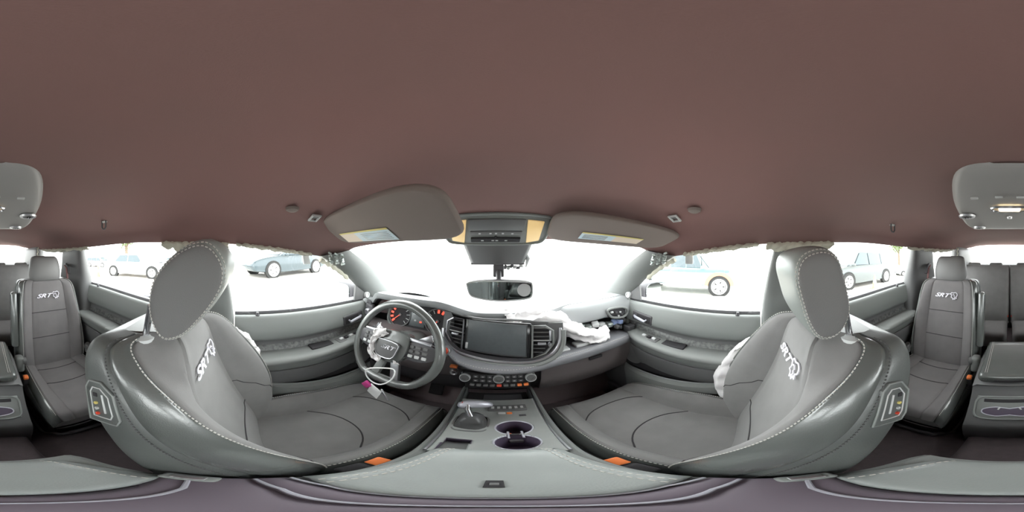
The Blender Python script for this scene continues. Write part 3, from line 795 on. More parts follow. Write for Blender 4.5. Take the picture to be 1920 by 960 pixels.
# outer vents beside the screen
def vent(side):
    v = empty('vent', sc_c); setpar(v, D)
    x0 = side*.168
    outline = [(x0-side*.034, .070), (x0+side*.012, .070), (x0+side*.040, .050), (x0+side*.042, -.005), (x0+side*.014, -.048), (x0-side*.034, -.070)]
    bm = BM(); add_prism(bm, outline, -.05, -.022, MS); f = finish('vent_body', bm, BLACKM, D)
    tube('vent_rim', [MS @ Vector((x, y, .002)) for x, y in outline], .0045, SATIN if side < 0 else PLAS, f, 8, True)
    bpy.data.objects.remove(v)
    for k in range(7):
        y = .058-.0175*k; w_ = .064-(.0 if k < 4 else .010*(k-3)); xc = x0+(.0 if k < 4 else -side*.004*(k-3))
        mbox('vent_slat', MS @ frame((xc-side*.002, y, -.008), (-.5, 0, 0)), (w_, .0035, .016), PLAS_M if k != 3 else GREYW, f, .001, 1)
    mbox('vent_thumb', MS @ frame((x0, -.004, .003)), (.030, .011, .010), SATIN, f, .003)
    if side > 0:
        mbox('vent_slider', MS @ frame((x0+.030, .03, .003)), (.008, .045, .006), SATIN, f, .002)
        lathe('vent_wheel', [(0, .010), (.007, .010), (.009, .005), (.009, -.004)], MS @ frame((x0+.028, -.008, .0)), CHROME, f, 16)
vent(-1); vent(1)
# bright U-shaped trim round screen and vents
UT = ((-.226, .010, .006), (-.218, -.012, .012), (-.200, -.035, .022), (-.14, -.070, .034), (-.05, -.080, .038), (.05, -.080, .038), (.14, -.072, .034), (.200, -.045, .022), (.230, .0, .010), (.236, .06, .0))
tube('bright_trim', [Vector(p) for p in cr([MS @ Vector(p) for p in UT], 4)], .0060, SATIN, D, 8)
tube('outer_trim', [Vector(p) for p in cr([MS @ Vector((p[0]*1.05, p[1]*1.04-.010, p[2]+.004)) for p in UT], 4)], .0085, PLAS, D, 8)
grid('trim_shelf', np.array([[MS @ Vector((q[0]*k, q[1]*k, q[2]*f)) for k, f in ((1.0, 1.0), (.97, .3), (.95, -.6))] for q in cr([Vector(p) for p in UT], 4)]), PLAS_D, D)
# fill panel behind screen, vents and trim
bm = BM(); add_prism(bm, [(-.25, .085), (.25, .075), (.25, -.02), (.21, -.10), (.13, -.13), (-.13, -.13), (-.21, -.10), (-.25, -.02)], -.07, -.030, MS); finish('centre_fill', bm, PLAS_M, D)

# padded lip sweeping under the screen to the passenger door
LP = [(-.215, .590, -.365), (-.175, .545, -.392), (-.115, .508, -.417), (-.0, .488, -.428), (.105, .492, -.430), (.213, .520, -.430), (.39, .553, -.447), (.56, .578, -.468), (.69, .60, -.485)]
LQ = cr(LP, 5); G = []
for i, p in enumerate(LQ):
    k = i/(len(LQ)-1); h = lerp(.020, .052, smooth((k-.35)/.4)); dp = lerp(.05, .14, smooth((k-.55)/.2))
    G.append([(p[0], p[1]+dp, p[2]+h*.40), (p[0], p[1]+.028, p[2]+h*.50), (p[0], p[1]+.010, p[2]+h*.42), (p[0], p[1]+.000, p[2]+h*.15), (p[0], p[1]+.002, p[2]-h*.25), (p[0], p[1]+.016, p[2]-h*.5), (p[0], p[1]+.10, p[2]-h*.62)])
G = np.array([cr(r, 3) for r in G])
lp = grid('padded_lip', G, LIP, D)
stitches('stitching', [Vector(r[6])+Vector((0, -.001, .0015)) for r in G], lp, THREAD, .005, .004, .001)
# start button and its plate
pl = Vector((-.182, .540, -.372))
b = lathe('start_button', [(0, .010), (.013, .010), (.016, .006), (.017, -.01)], axes(pl, (1, 0, 0), (0, .3, .95), (0, -.95, .3)), REDP, D, 24)
lathe('button_ring', [(.017, .008), (.021, .006), (.022, -.01)], axes(pl, (1, 0, 0), (0, .3, .95), (0, -.95, .3)), SATIN, b, 24)
for k, (x, z) in enumerate(((-.215, -.425), (-.19, -.43), (-.205, -.455))): box('small_button', (x, .580, z), (.012, .006, .008), GREYW, D, .002)
box('pedal_release', (-.165, .60, -.50), (.03, .02, .012), ORANGE, D, .004); lathe('trailer_knob', [(.008, .004), (.013, .008), (.016, .004), (.016, -.01)], axes((-.165, .598, -.535), (1, 0, 0), (0, 0, 1), (0, -1, 0)), SATIN, D, 20)
# climate panel
cp = Vector((.0, .548, -.515)); MP = axes(cp, (1, 0, 0), Vector((0, .30, .954)), Vector((0, -.954, .30)))
c_ = mbox('climate_panel', MP @ frame((0, 0, -.012)), (.262, .056, .026), BLACK, D, .010)
for x in (-.110, .004, .112):
    k = lathe('climate_knob', [(0, .012), (.008, .012), (.009, .016), (.016, .016), (.0185, .010), (.019, 0)], MP @ frame((x, .004, 0)), PLAS_M, c_, 24)
    lathe('knob_ring', [(.0165, .0165), (.0185, .0165), (.0195, .010), (.0195, .004)], MP @ frame((x, .004, 0)), GREYW, k, 24)
for x in (-.074, -.050, -.026, .034, .056, .078):
    for y in (.010, -.010): mbox('climate_button', MP @ frame((x, y, .002)), (.017, .013, .004), PLAS_D, c_, .002); mbox('button_mark', MP @ frame((x, y, .0045)), (.007, .003, .001), GREYW, c_)
for k, x in enumerate(np.linspace(-.085, .095, 9)):
    mbox('toggle', MP @ frame((x, -.034, .0)), (.016, .012, .012), (REDP if k == 4 else ORANGE if k > 6 else PLAS_M), c_, .003)
# open tray under the climate panel
box('tray_back', (.0, .68, -.63), (.27, .02, .16), BLACKM, D, .0)
box('charge_port', (-.06, .663, -.60), (.05, .012, .05), PLAS_D, D, .004)
for x in (.04, .075): box('charge_port', (x, .663, -.60), (.022, .010, .030), PLAS_M, D, .003)

# passenger side: padded upper block, opening and broken carrier below
G = []
for x in np.linspace(.262, .70, 23):
    e = smooth((x-.262)/.03); dz = -.012*smooth((x-.50)/.2)
    G.append([(x, .80, -.238), (x, .712, -.240), (x, .690-.012*e, -.252+dz*.3), (x, .672-.012*e, -.285+dz), (x, .668-.012*e, -.318+dz*2), (x, .676, -.340+dz*2.4), (x, .72, -.350+dz*2.4)])
G = np.array([cr(r, 4) for r in G])
pb = grid('passenger_pad', G, DASHTOP, D)
box('pad_end', (.262, .735, -.295), (.012, .11, .10), PLAS_M, D, .004)
vf = mbox('side_vent_opening', axes((.585, .662, -.312), Vector((.97, -.10, -.10)).normalized(), Vector((.10, .25, .96)).normalized(), Vector((0, -.96, .25))), (.125, .052, .030), BLACKM, D, .014)
bm = BM()
PV = [(.525, .648, -.285), (.60, .643, -.285), (.648, .640, -.305), (.650, .640, -.335), (.62, .643, -.350), (.555, .648, -.338), (.528, .650, -.312)]
add_tube(bm, [Vector(p) for p in cr(PV, 4, True)], .007, 8, True); finish('vent_surround', bm, PLAS, vf)
for k, (x, z) in enumerate(((.545, -.305), (.575, -.312), (.605, -.318), (.615, -.335), (.59, -.34))): box('broken_clip', (x, .646, z), (.018, .012, .010), GREYW if k % 2 == 0 else PLAS_D, vf, .003, (.2, .3*k, .4*k))
# broken metal carrier
box('carrier_rail', (.50, .70, -.385), (.40, .03, .025), METAL, D, .004, (0, .14, 0))
for k, (x, z, m_) in enumerate(((.355, -.372, GREYW), (.42, -.372, METAL), (.455, -.360, GREYW), (.50, -.376, GREYW), (.545, -.385, METAL), (.585, -.385, BLUE), (.62, -.388, BLUE), (.66, -.392, PLAS_D), (.60, -.415, PLAS_M), (.63, -.43, PLAS_D))):
    box('bracket', (x, .668+.01*(k % 2), z), (.036, .03, .026), m_, D, .005, (.2*(k % 3), .1*k-.3, .15*k-.6))
box('shelf_block', (.345, .600, -.408), (.085, .04, .016), GREYW, D, .004, (0, 0, .08)); box('shelf_block', (.245, .585, -.410), (.055, .035, .014), GREYW, D, .004, (0, 0, .08))
for x in (.66,): box('side_bracket', (x, .63, -.43), (.05, .05, .04), PLAS_D, D, .006)
# glove box door and lower panels in the footwell
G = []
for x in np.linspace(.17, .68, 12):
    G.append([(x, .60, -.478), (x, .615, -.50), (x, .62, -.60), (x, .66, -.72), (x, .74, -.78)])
grid('glovebox_panel', cr(G, 2), mat('brightened_glovebox_plastic', (.175, .150, .152), .6, bump=('noise', 900, .08)), D)
box('glovebox_latch', (.42, .612, -.53), (.07, .012, .018), BLACKM, D, .004)
for x in (-.47, -.33):
    pd = box('pedal', (x, .84, -.96), (.08 if x > -.4 else .05, .02, .09), BLACKM, D, .008, (-.5, 0, 0))

# burst passenger airbag draped from the opening
base = []
PTS = [(.03, .665, -.262, .024), (.10, .655, -.268, .028), (.18, .640, -.270, .036), (.25, .628, -.290, .042), (.31, .615, -.330, .040), (.365, .605, -.372, .034), (.43, .605, -.402, .040), (.49, .615, -.400, .034)]
for x, y, z, h in PTS:
    base.append([(x+.3*h, y+.05, z+.4*h), (x+.2*h, y+.01, z+.8*h), (x-.05*h, y-.028, z+.1*h), (x-.3*h, y-.02, z-.7*h), (x-.3*h, y+.02, z-1.0*h)])
tag(cloth('passenger_airbag', base, WHITEFAB, None, .008, 11), 'crumpled white burst airbag draped over the passenger dash', 'airbag')

# ================================================================== STEERING WHEEL
SW = tag(empty('steering_wheel', (-.36, .47, -.355)), 'leather steering wheel with torn-open airbag cover and keys hanging from it', 'steering wheel')
tl = math.radians(22); Us = Vector((0, math.sin(tl), math.cos(tl))); Ns = Vector((0, -math.cos(tl), math.sin(tl))); Wc = Vector((-.352, .472, -.362))
MW = axes(Wc, (1, 0, 0), Us, Ns)
rim = []; rr = []
for k in range(64):
    a = 2*PI*k/64; R = .178
    x, y = R*math.cos(a), R*math.sin(a)
    if y < -.150: y = -.150+(y+.150)*.35
    rim.append(MW @ Vector((x, y, 0))); rr.append(.0155+.0025*math.cos(2*a)**2)
bm = BM(); add_tube(bm, rim, rr, 12, True); rm = finish('rim', bm, LEATHER, SW)
stitches('stitching', [p+(Wc-p).normalized()*.0165+Ns*.004 for p in rim+[rim[0]]], rm, THREAD_D, .005, .004, .0012)
hubp = [(-.060, .052), (-.02, .066), (.03, .066), (.066, .050), (.066, -.01), (.050, -.050), (.02, -.066), (-.02, -.066), (-.05, -.050), (-.066, -.01)]
hb = prism('hub_cover', [tuple(p) for p in cr(hubp, 3, True)], -.035, .022, MW, LEATHER, SW, .004)
badge = [(-.042, .030), (.042, .030), (.046, .0), (.030, -.036), (-.030, -.036), (-.046, .0)]
bd = prism('hub_badge', [tuple(p) for p in cr(badge, 3, True)], .020, .034, MW @ frame((-.008, -.010, 0)), PLAS_M, SW, .003)
tube('badge_edge', [MW @ Vector((p[0]-.008, p[1]-.010, .034)) for p in cr(badge, 3, True)], .0018, SATIN, bd, 6, True)
lettering('SRT', .030, MW @ frame((.000, -.004, .0350)) @ Matrix.Diagonal((1.1, .75, 1, 1)), CHROME, bd, 'badge_lettering', .001, .35)
for s in (-1, 1):
    sp = prism('spoke', [tuple(p) for p in cr([(s*.060, .035), (s*.12, .040), (s*.165, .030), (s*.168, -.012), (s*.12, -.035), (s*.060, -.028)], 3, True)], -.02, .010, MW, PLAS_D, SW, .003)
    mbox('spoke_trim', MW @ frame((s*.105, .044, .006), (0, 0, s*-.08)), (.085, .012, .010), SATIN, sp, .003)
    for x in (.080, .105, .130):
        for y in (.022, .004, -.016): mbox('wheel_button', MW @ frame((s*x, y, .012)), (.018, .013, .004), PLAS_M if y > -.01 else GREYW, sp, .002, 1)
for s in (-1, 1):
    prism('lower_spoke', [(s*.006, -.055), (s*.040, -.055), (s*.060, -.150), (s*.030, -.158)], -.016, .004, MW, SATIN if s > 0 else PLAS, SW, .003)
mbox('lower_bridge', MW @ frame((0, -.152, -.004)), (.12, .022, .016), PLAS_T, SW, .004)
# column shroud and stalks
bm = BM(); add_tube(bm, [MW @ Vector((0, -.005, -.03)), MW @ Vector((0, -.005, -.10)), MW @ Vector((0, -.02, -.24))], [.062, .070, .080], 20); finish('column_shroud', bm, PLAS, SW)
for s in (-1, 1):
    tube('stalk', [MW @ Vector((s*.05, .02, -.07)), MW @ Vector((s*.13, .035, -.065)), MW @ Vector((s*.165, .04, -.06))], [.008, .009, .012], PLAS_D, SW, 10)
    prism('shift_paddle', [(s*.075, .045), (s*.125, .075), (s*.135, .05), (s*.12, .02), (s*.08, .01)], -.042, -.034, MW, SATIN, SW, .002)
# torn airbag fabric in the hub
base = [[tuple(MW @ Vector((x*1.0-.012, y, z))) for x, y, z in row] for row in (
    ((-.058, .070, .020), (-.040, .078, .036), (-.014, .060, .038), (.002, .050, .028)),
    ((-.070, .044, .022), (-.056, .048, .040), (-.036, .036, .042), (-.018, .036, .030)),
    ((-.074, .020, .020), (-.062, .022, .040), (-.050, .018, .042), (-.038, .026, .030)),
    ((-.070, -.020, .018), (-.064, -.018, .040), (-.056, -.020, .044), (-.046, -.016, .036)),
    ((-.058, -.050, .016), (-.052, -.055, .036), (-.040, -.056, .042), (-.036, -.046, .034)),
    ((-.020, -.068, .016), (-.016, -.070, .032), (-.006, -.066, .038), (-.004, -.052, .034)))]
cloth('torn_fabric', base, WHITEFAB, SW, .0055, 5)
base = [[tuple(MW @ Vector((x, y, z))) for x, y, z in row] for row in (((.030, -.058, .012), (.034, -.050, .03), (.046, -.052, .026)), ((.040, -.066, .012), (.046, -.060, .03), (.056, -.062, .022)))]
cloth('torn_fabric', base, WHITEFAB, SW, .003, 6)

# keys: wire loop, tag, key blade
K = tag(empty('key_set', (-.335, .375, -.53)), 'keys with a white paper tag on a white wire loop below the steering wheel', 'keys')
c0 = MW @ Vector((.050, -.078, .045))
loop = [c0, c0+Vector((-.045, -.022, -.004)), c0+Vector((-.082, -.030, -.028)), c0+Vector((-.085, -.030, -.062)), c0+Vector((-.058, -.030, -.085)), c0+Vector((-.022, -.030, -.078)), c0+Vector((.004, -.020, -.050)), c0+Vector((.014, -.008, -.015))]
tube('wire_loop', [Vector(p) for p in cr(loop, 5, True)], .0026, PAPER, K, 8, True)
tp = c0+Vector((-.046, -.034, -.088))
mbox('paper_tag', axes(tp+Vector((.004, -.004, -.042)), Vector((.9, -.1, -.35)).normalized(), Vector((.32, -.05, .94)).normalized(), Vector((.1, -.99, .02))), (.050, .072, .002), PAPER, K, .0008, 1)
fob = mbox('key_fob', frame(tp+Vector((-.030, -.002, -.022)), (.1, .6, 0)), (.030, .012, .045), mat('magenta_fob', (.55, .05, .25), .5), K, .005)
kb = mbox('key_blade', frame(tp+Vector((.044, .0, -.045)), (0, -.55, 0)), (.008, .003, .055), SATIN, K, .001)
mbox('key_blade', frame(tp+Vector((.034, .004, -.034)), (0, -.35, 0)), (.007, .003, .035), GREYW, K, .001)

# ================================================================== CENTRE CONSOLE
C = tag(empty('centre_console', (0, .2, -1.1)), 'grey centre console between the front seats with two cup holders and shifter', 'console')
# body sides
G = []
for y, hw, zt in ((.70, .150, -.73), (.60, .150, -.715), (.45, .146, -.690), (.30, .136, -.655), (.215, .126, -.625), (.205, .126, -.624), (.10, .124, -.605), (-.05, .128, -.60), (-.16, .124, -.60), (-.20, .115, -.62)):
    dp = .095 if y > .215 else .003
    G.append([(-hw+.012, y, -1.08), (-hw, y, -.95), (-hw-.002, y, zt-.05), (-hw, y, zt-.012), (-hw+.010, y, zt), (-hw+.022, y, zt-.002), (-hw+.024, y, zt-dp), (hw-.024, y, zt-dp), (hw-.022, y, zt-.002), (hw-.010, y, zt), (hw, y, zt-.012), (hw+.002, y, zt-.05), (hw, y, -.95), (hw-.012, y, -1.08)])
G = cr(G, 4); 
body = grid('console_body', G, PLAS, C, angle=35)
bm = BM(); bm.faces.new([bm.verts.new(p) for p in G[-1]]); finish('rear_face', bm, PLAS_D, C)
# top plate, with real holes for the cup holders and tray (built from cells)
def con(x, y):   # top surface height
    return float(np.interp(y, [.22, .30, .45, .60, .70], [-.622, -.650, -.685, -.710, -.725]))
def panel_hw(y): return float(np.interp(y, [.22, .30, .45, .60, .66], [.104, .112, .121, .126, .126]))
cups = [(.038, .375, .041), (.036, .290, .041)]
def hole(x, y):
    for cx, cy, r in cups:
        if (x-cx)**2+(y-cy)**2 < (r+.003)**2: return True
    if abs(x-.037) < .016 and .29 < y < .375: return True
    if -.098 < x < -.048 and .232 < y < .300: return True
    return False
bm = BM(); ny, nx = 84, 48; V = {}
for i in range(ny+1):
    y = lerp(.222, .572, i/ny)
    for j in range(nx+1):
        x = lerp(-1, 1, j/nx)*panel_hw(y); V[i, j] = bm.verts.new((x, y, con(x, y)+.003))
for i in range(ny):
    for j in range(nx):
        q = (V[i, j], V[i, j+1], V[i+1, j+1], V[i+1, j]); c = sum((v.co for v in q), Vector())/4
        if not hole(c.x, c.y): bm.faces.new(q)
bmesh.ops.delete(bm, geom=[v for v in bm.verts if not v.link_faces], context='VERTS')
tp_ = finish('top_plate', bm, PIANO, C); md = tp_.modifiers.new('thickness', 'SOLIDIFY'); md.thickness = .004; md.offset = -1
for s in (-1, 1):
    tube('plate_edge', [(s*(panel_hw(y)+.004), y, con(0, y)+.004) for y in np.linspace(.225, .66, 14)], .004, SATIN, C, 6)
box('bin_floor', (0, .625, -.765), (.24, .11, .01), BLACKM, C, .002)
box('bin_front', (0, .578, -.738), (.245, .006, .05), BLACKM, C, .001)
box('bin_mat', (.02, .622, -.757), (.15, .075, .006), PLAS_D, C, .002)
for k, (cx, cy, r) in enumerate(cups):
    z = con(cx, cy)+.003; sl = math.atan2(con(0, cy+.04)-con(0, cy-.04), .08)
    M = frame((cx, cy, z), (sl, 0, 0))
    bm = BM(); add_lathe(bm, [(r+.002, .0005), (r, -.004), (r-.002, -.055), (r-.006, -.065), (0, -.065)], M, 32); cu = finish('cup_well', bm, mat('cup_lining', (.085, .065, .10), .45), C)
    a0, a1 = (math.radians(-65), math.radians(245)) if k == 0 else (math.radians(115), math.radians(425))
    tube('cup_rim', [M @ Vector(((r+.003)*math.cos(a), (r+.003)*math.sin(a), .002)) for a in np.linspace(a0, a1, 36)], .0028, SILVERP, cu, 6)
box('cup_bridge', (.037, .333, -.688), (.030, .046, .016), PLAS_M, C, .004, (-.22, 0, 0))
for k, x in enumerate((.022, .052)): tube('bridge_rim', [(x, .352, con(0, .352)+.004), (x, .315, con(0, .315)+.004)], .0028, SILVERP, C, 6)
# oddments in the cups
tag(box('lighter', (.020, .352, -.694), (.026, .016, .012), ORANGE, None, .004, (.2, .3, .4)), 'small orange lighter lying in the front cup holder', 'lighter')
tag(box('metal_clip', (.052, .345, -.690), (.022, .018, .014), GREYW, None, .004, (.3, .2, .9)), 'small pale clip lying between the cup holders', 'clip')
# small tray
box('tray_floor', (-.073, .266, con(0, .266)-.022), (.050, .068, .004), PLAS, C, .001, (-.35, 0, 0))
for (x, y, sx_, sy_) in ((-.099, .266, .003, .072), (-.047, .266, .003, .072), (-.073, .301, .052, .003), (-.073, .231, .052, .003)):
    box('tray_wall', (x, y, con(0, y)-.008), (sx_, sy_, .026), mat('cup_lining', (0, 0, 0)), C, .001, (-.35 if sy_ > .05 else 0, 0, 0))
# shifter boot, lever and grip
bz = con(0, .40)
bm = BM()
prof = []
for t, w_, d_ in ((0, .040, .046), (.25, .038, .040), (.5, .032, .034), (.75, .030, .030), (1, .016, .018)):
    ring = []
    for k in range(28):
        a = 2*PI*k/28; wr_ = 1+.07*math.sin(5*a+t*9)*math.sin(PI*t)
        ring.append((-.066+w_*wr_*math.copysign(abs(math.cos(a))**.6, math.cos(a)), .398+.012*t+d_*wr_*math.copysign(abs(math.sin(a))**.6, math.sin(a)), bz+.005+.052*t))
    prof.append(ring)
bo = grid('shift_boot', cr(prof, 5), mat('boot_leather', (.07, .07, .072), .4), C, close_v=True, caps=True)
tube('boot_frame', [(-.066+.043*math.copysign(abs(math.cos(a))**.5, math.cos(a)), .398+.050*math.copysign(abs(math.sin(a))**.5, math.sin(a)), con(0, .398+.05*math.sin(a))+.006) for a in np.linspace(0, 2*PI, 33)[:-1]], .004, PLAS_M, C, 6, True)
sh = tube('shift_lever', [(-.068, .41, bz+.05), (-.080, .43, bz+.075), (-.082, .445, bz+.092)], .010, CHROME, C, 12)
bm = BM(); add_tube(bm, [Vector(p) for p in cr([(-.106, .440, -.600), (-.090, .448, -.590), (-.062, .456, -.590), (-.036, .462, -.597), (-.016, .466, -.604)], 4)], [.008, .014, .017, .0175, .018, .0185, .0185, .018, .018, .0175, .017, .016, .015, .014, .013, .011, .008], 14)
gr = finish('shift_grip', bm, SILVERP, sh)
box('grip_button', (-.092, .448, -.577), (.016, .010, .006), REDP, sh, .002)
box('gear_plate', (.030, .505, con(0, .505)+.010), (.12, .040, .012), PLAS_M, C, .004, (-.16, 0, 0))
for x in np.linspace(-.015, .075, 6): box('gear_mark', (x, .505, con(0, .505)+.0172), (.009, .014, .002), GREYW, C, .0, (-.16, 0, 0))
box('mode_button', (.012, .470, con(0, .470)+.008), (.022, .010, .008), GREYW, C, .002); box('mode_button', (.034, .470, con(0, .470)+.008), (.016, .010, .008), ORANGE, C, .002)
box('brake_button', (.070, .452, con(0, .452)+.007), (.02, .012, .006), PLAS_D, C, .002)
# padded lid in front, hinge cover, padded rear part
def pad(name, st, m, zt, zl):
    G = []
    for y, hw, dz in st:
        z = zt+dz
        G.append([(0, y, zl), (-hw+.006, y, zl), (-hw, y, lerp(zl, z, .35)), (-hw+.003, y, z-.016), (-hw+.016, y, z-.003), (-hw*.5, y, z+.001), (0, y, z+.003), (hw*.5, y, z+.001), (hw-.016, y, z-.003), (hw-.003, y, z-.016), (hw, y, lerp(zl, z, .35)), (hw-.006, y, zl)])
    G = cr(np.array([cr(r, 3, True) for r in G]), 3)
    return grid(name, G, m, C, close_v=True, caps=True), G
lid, G = pad('armrest_lid', ((.048, .119, -.014), (.053, .120, -.002), (.09, .117, .0), (.15, .108, 0), (.20, .098, -.001), (.222, .092, -.006), (.232, .086, -.016), (.234, .080, -.028)), LIDL, -.570, -.605)
for c in (12, 24):
    stitches('stitching', [Vector(G[i, c])+Vector((0, 0, .001)) for i in range(3, G.shape[0]-3)], lid, THREAD, .006, .004, .0014)
    stitches('stitching', [Vector(G[i, c+(-1 if c > 18 else 1)])+Vector((0, 0, .001)) for i in range(3, G.shape[0]-3)], lid, THREAD, .006, .004, .0014)
rl, G = pad('armrest_rear_pad', ((-.060, .117, -.014), (-.066, .118, -.002), (-.10, .114, 0), (-.14, .104, -.001), (-.168, .090, -.005), (-.180, .078, -.014), (-.184, .068, -.028)), LIDL, -.571, -.605)
for c in (12, 24):
    stitches('stitching', [Vector(G[i, c])+Vector((0, 0, .001)) for i in range(3, G.shape[0]-3)], rl, THREAD, .006, .004, .0014)
G = []
for y, z in ((.046, -.590), (.043, -.582), (.030, -.578), (.020, -.580), (.016, -.584), (.010, -.581), (-.010, -.578), (-.035, -.580), (-.050, -.582), (-.058, -.590)):
    G.append([(x, y-.25*max(0, abs(x)-.08), z-.3*max(0, abs(x)-.10)) for x in np.linspace(-.122, .122, 17)])
grid('hinge_cover', cr(G, 2), PURPLE, C)
for y in (.0475, .020, -.030): tube('hinge_bead', [(x, y-.25*max(0, abs(x)-.08), -.578-.3*max(0, abs(x)-.10)) for x in np.linspace(-.120, .120, 13)], .0022, SILVERP, C, 6)
lt = box('lid_latch', (-.002, .098, -.5665), (.012, .026, .004), BLACKM, lid, .001); box('latch_tab', (-.002, .098, -.5645), (.006, .009, .003), PLAS_M, lt, .001)
for s in (-1, 1):
    h = box('side_catch', (s*.118, -.040, -.583), (.020, .050, .012), PLAS_T, C, .005, (0, 0, s*.15)); box('catch_inset', (s*.118, -.040, -.5755), (.010, .030, .004), SATIN, h, .001, (0, 0, s*.15))

# ================================================================== SECOND ROW CONSOLE
R2 = tag(empty('rear_console', (0, -.72, -1.1)), 'padded console with cup holders between the second row seats', 'console')
prof = [(-.97, -1.09), (-.97, -.62), (-.64, -.615), (-.615, -.635), (-.600, -.670), (-.555, -.735), (-.505, -.795), (-.480, -.825), (-.472, -.86), (-.480, -.95), (-.490, -1.0), (-.495, -1.09)]
prof = [tuple(p) for p in cr(prof, 2)]
G = [[(x, y, z-(.014 if abs(x) > .13 else 0)) for y, z in prof] for x in (-.142, -.138, -.125, -.06, 0, .06, .125, .138, .142)]
body2 = grid('console_body', G, PLAS_M, R2, angle=50)
for s in (-1, 1):
    bm = BM(); bm.faces.new([bm.verts.new((s*.142, y, z-.014)) for y, z in prof]); finish('side_panel', bm, PLAS_M, R2)
ld = box('lid', (0, -.795, -.588), (.252, .352, .056), LEATHER, R2, .024, (-.03, 0, 0), 5)
for s in (-1, 1):
    for o in (0, .008): stitches('stitching', [(s*(.098-o), y, -.5592+(y+.795)*-.03) for y in np.linspace(-.95, -.645, 20)]+[(s*(.098-o), -.621, -.585), (s*(.098-o), -.619, -.60)], ld, THREAD, .005, .004, .0013)
box('lid_handle', (0, -.622, -.597), (.12, .014, .016), BLACKM, ld, .005)
nS = Vector((0, .80, .60)).normalized(); uS = Vector((0, -.60, .80)); MT = axes((0, -.552, -.742), (-1, 0, 0), uS, nS)
tube('tray_rim', [MT @ Vector((.118*math.copysign(abs(math.cos(a))**.35, math.cos(a)), .066*math.copysign(abs(math.sin(a))**.45, math.sin(a)), .012)) for a in np.linspace(0, 2*PI, 41)[:-1]], .004, PLAS_T, R2, 6, True)
mbox('tray_panel', MT @ frame((0, 0, .006)), (.232, .130, .010), PLAS, R2, .010)
mbox('slot', MT @ frame((0, .042, .0095)), (.18, .020, .006), BLACKM, R2, .003)
pts = []
for a in np.linspace(0, 2*PI, 61)[:-1]:
    x = .092*math.cos(a); y = -.020+.030*math.copysign(abs(math.sin(a))**.8, math.sin(a))*(1 if abs(x) > .045 else .62+.38*abs(x)/.045)
    pts.append((x, y))
prism('cup_wells', pts, .008, .0125, MT, mat('cup_lining', (0, 0, 0)), R2)
tube('cup_rim', [MT @ Vector((x, y, .013)) for x, y in pts], .0025, SILVERP, R2, 6, True)
for s in (-1, 1): mbox('cup_grip', MT @ frame((s*.035, .0, .015), (0, 0, s*.5)), (.006, .016, .005), GREYW, R2, .001)
box('foot_trim', (0, -.485, -1.055), (.24, .02, .05), BLACKM, R2, .008)

# ================================================================== OVERHEAD
def plane_frame(TLp, TRp, BLp):
    """frame from three corners: x along the top edge, y up the side, z to the viewer"""
    x = (TRp-TLp).normalized(); y0 = (TLp-BLp).normalized(); z = x.cross(y0).normalized(); return x, z.cross(x), z
# sun visors
def visor(corners, label, lab_pts, mirror, name='sun_visor'):
    """corners: front outboard, front inboard, rear inboard, rear outboard"""
    FO, FI, RI, RO = [Vector(c) for c in corners]
    t = tag(empty(name, FO), label, 'sun visor', 'sun visors')
    nrm = (FI-FO).cross(RO-FO).normalized()
    if nrm.z > 0: nrm = -nrm
    n = 24; top, bot = [], []
    def P(u, v): return FO.lerp(FI, u).lerp(RO.lerp(RI, u), v)
    pts = []
    for k in range(48):
        a = 2*PI*k/48; q = .42
        u = .5+.5*math.copysign(abs(math.cos(a))**q, math.cos(a)); v = .5+.5*math.copysign(abs(math.sin(a))**q, math.sin(a)); pts.append((u, v))
    def NV(u, v):
        q = (P(u+.01, v)-P(u-.01, v)).cross(P(u, v+.01)-P(u, v-.01)).normalized(); return -q if q.z > 0 else q
    G = []
    for k, off in ((.2, .0), (.6, .0), (.93, .0), (.985, .003), (1, .009), (.985, .015), (.93, .018), (.5, .018)):
        G.append([P(.5+(u-.5)*k, .5+(v-.5)*k)+NV(u, v)*(.018-off) for u, v in pts])
    G = cr(G, 3)
    grid('visor_pad', G, VISOR, t, close_v=True, caps=True)
    return t, P, NV
vl, P, nv = visor(((-.56, .415, .064), (-.065, .385, .052), (-.075, .200, .122), (-.57, .300, .150)), 'sun visor hanging loose above the steering wheel', None, 1)
def visor_label(t, P, nv, u0, u1, v0, v1, split):
    def q(u, v): return P(u, v)+nv(u, v)*.0205
    for a, b, m in ((u0, lerp(u0, u1, split), LABEL_C), (lerp(u0, u1, split), u1, LABEL_B)):
        bm = BM(); A = [bm.verts.new(x) for x in (q(a, v0), q(b, v0), q(b, v1), q(a, v1))]; bm.faces.new(A); finish('warning_label', bm, m, t)
    bm = BM(); A = [bm.verts.new(x) for x in (q(u0, v1), q(u1, v1), q(u1, v1+.045), q(u0, v1+.045))]; bm.faces.new(A); finish('warning_stripe', bm, LABEL_Y, t)
    for k in range(5):
        v = lerp(v0, v1, .2+.15*k); a, b = q(lerp(u0, u1, split+.12), v), q(lerp(u0, u1, .95), v)
        tube('label_line', [a+nv(.5, .5)*.0004, b+nv(.5, .5)*.0004], .0006, PLAS_M, t, 4)
visor_label(vl, P, nv, .12, .62, .10, .40, .36)
vr, P, nv = visor(((.575, .385, .040), (.195, .640, .078), (.165, .455, .150), (.60, .270, .098)), 'sun visor folded flat above the passenger dash', None, 1)
visor_label(vr, P, nv, .26, .74, .22, .44, .45)
def clip_bracket(px, py, y, lab):
    c = at(px, py, y=y); t = tag(empty('visor_clip', c), lab, 'clip', 'visor clips')
    tube('clip_frame', [c+Vector(v) for v in ((-.028, 0, -.010), (.028, 0, -.012), (.022, .0, .012), (-.020, 0, .014))], .0028, GREYW, t, 6, True)
    box('clip_body', c+Vector((0, .008, .0)), (.04, .01, .016), PLAS, t, .003)
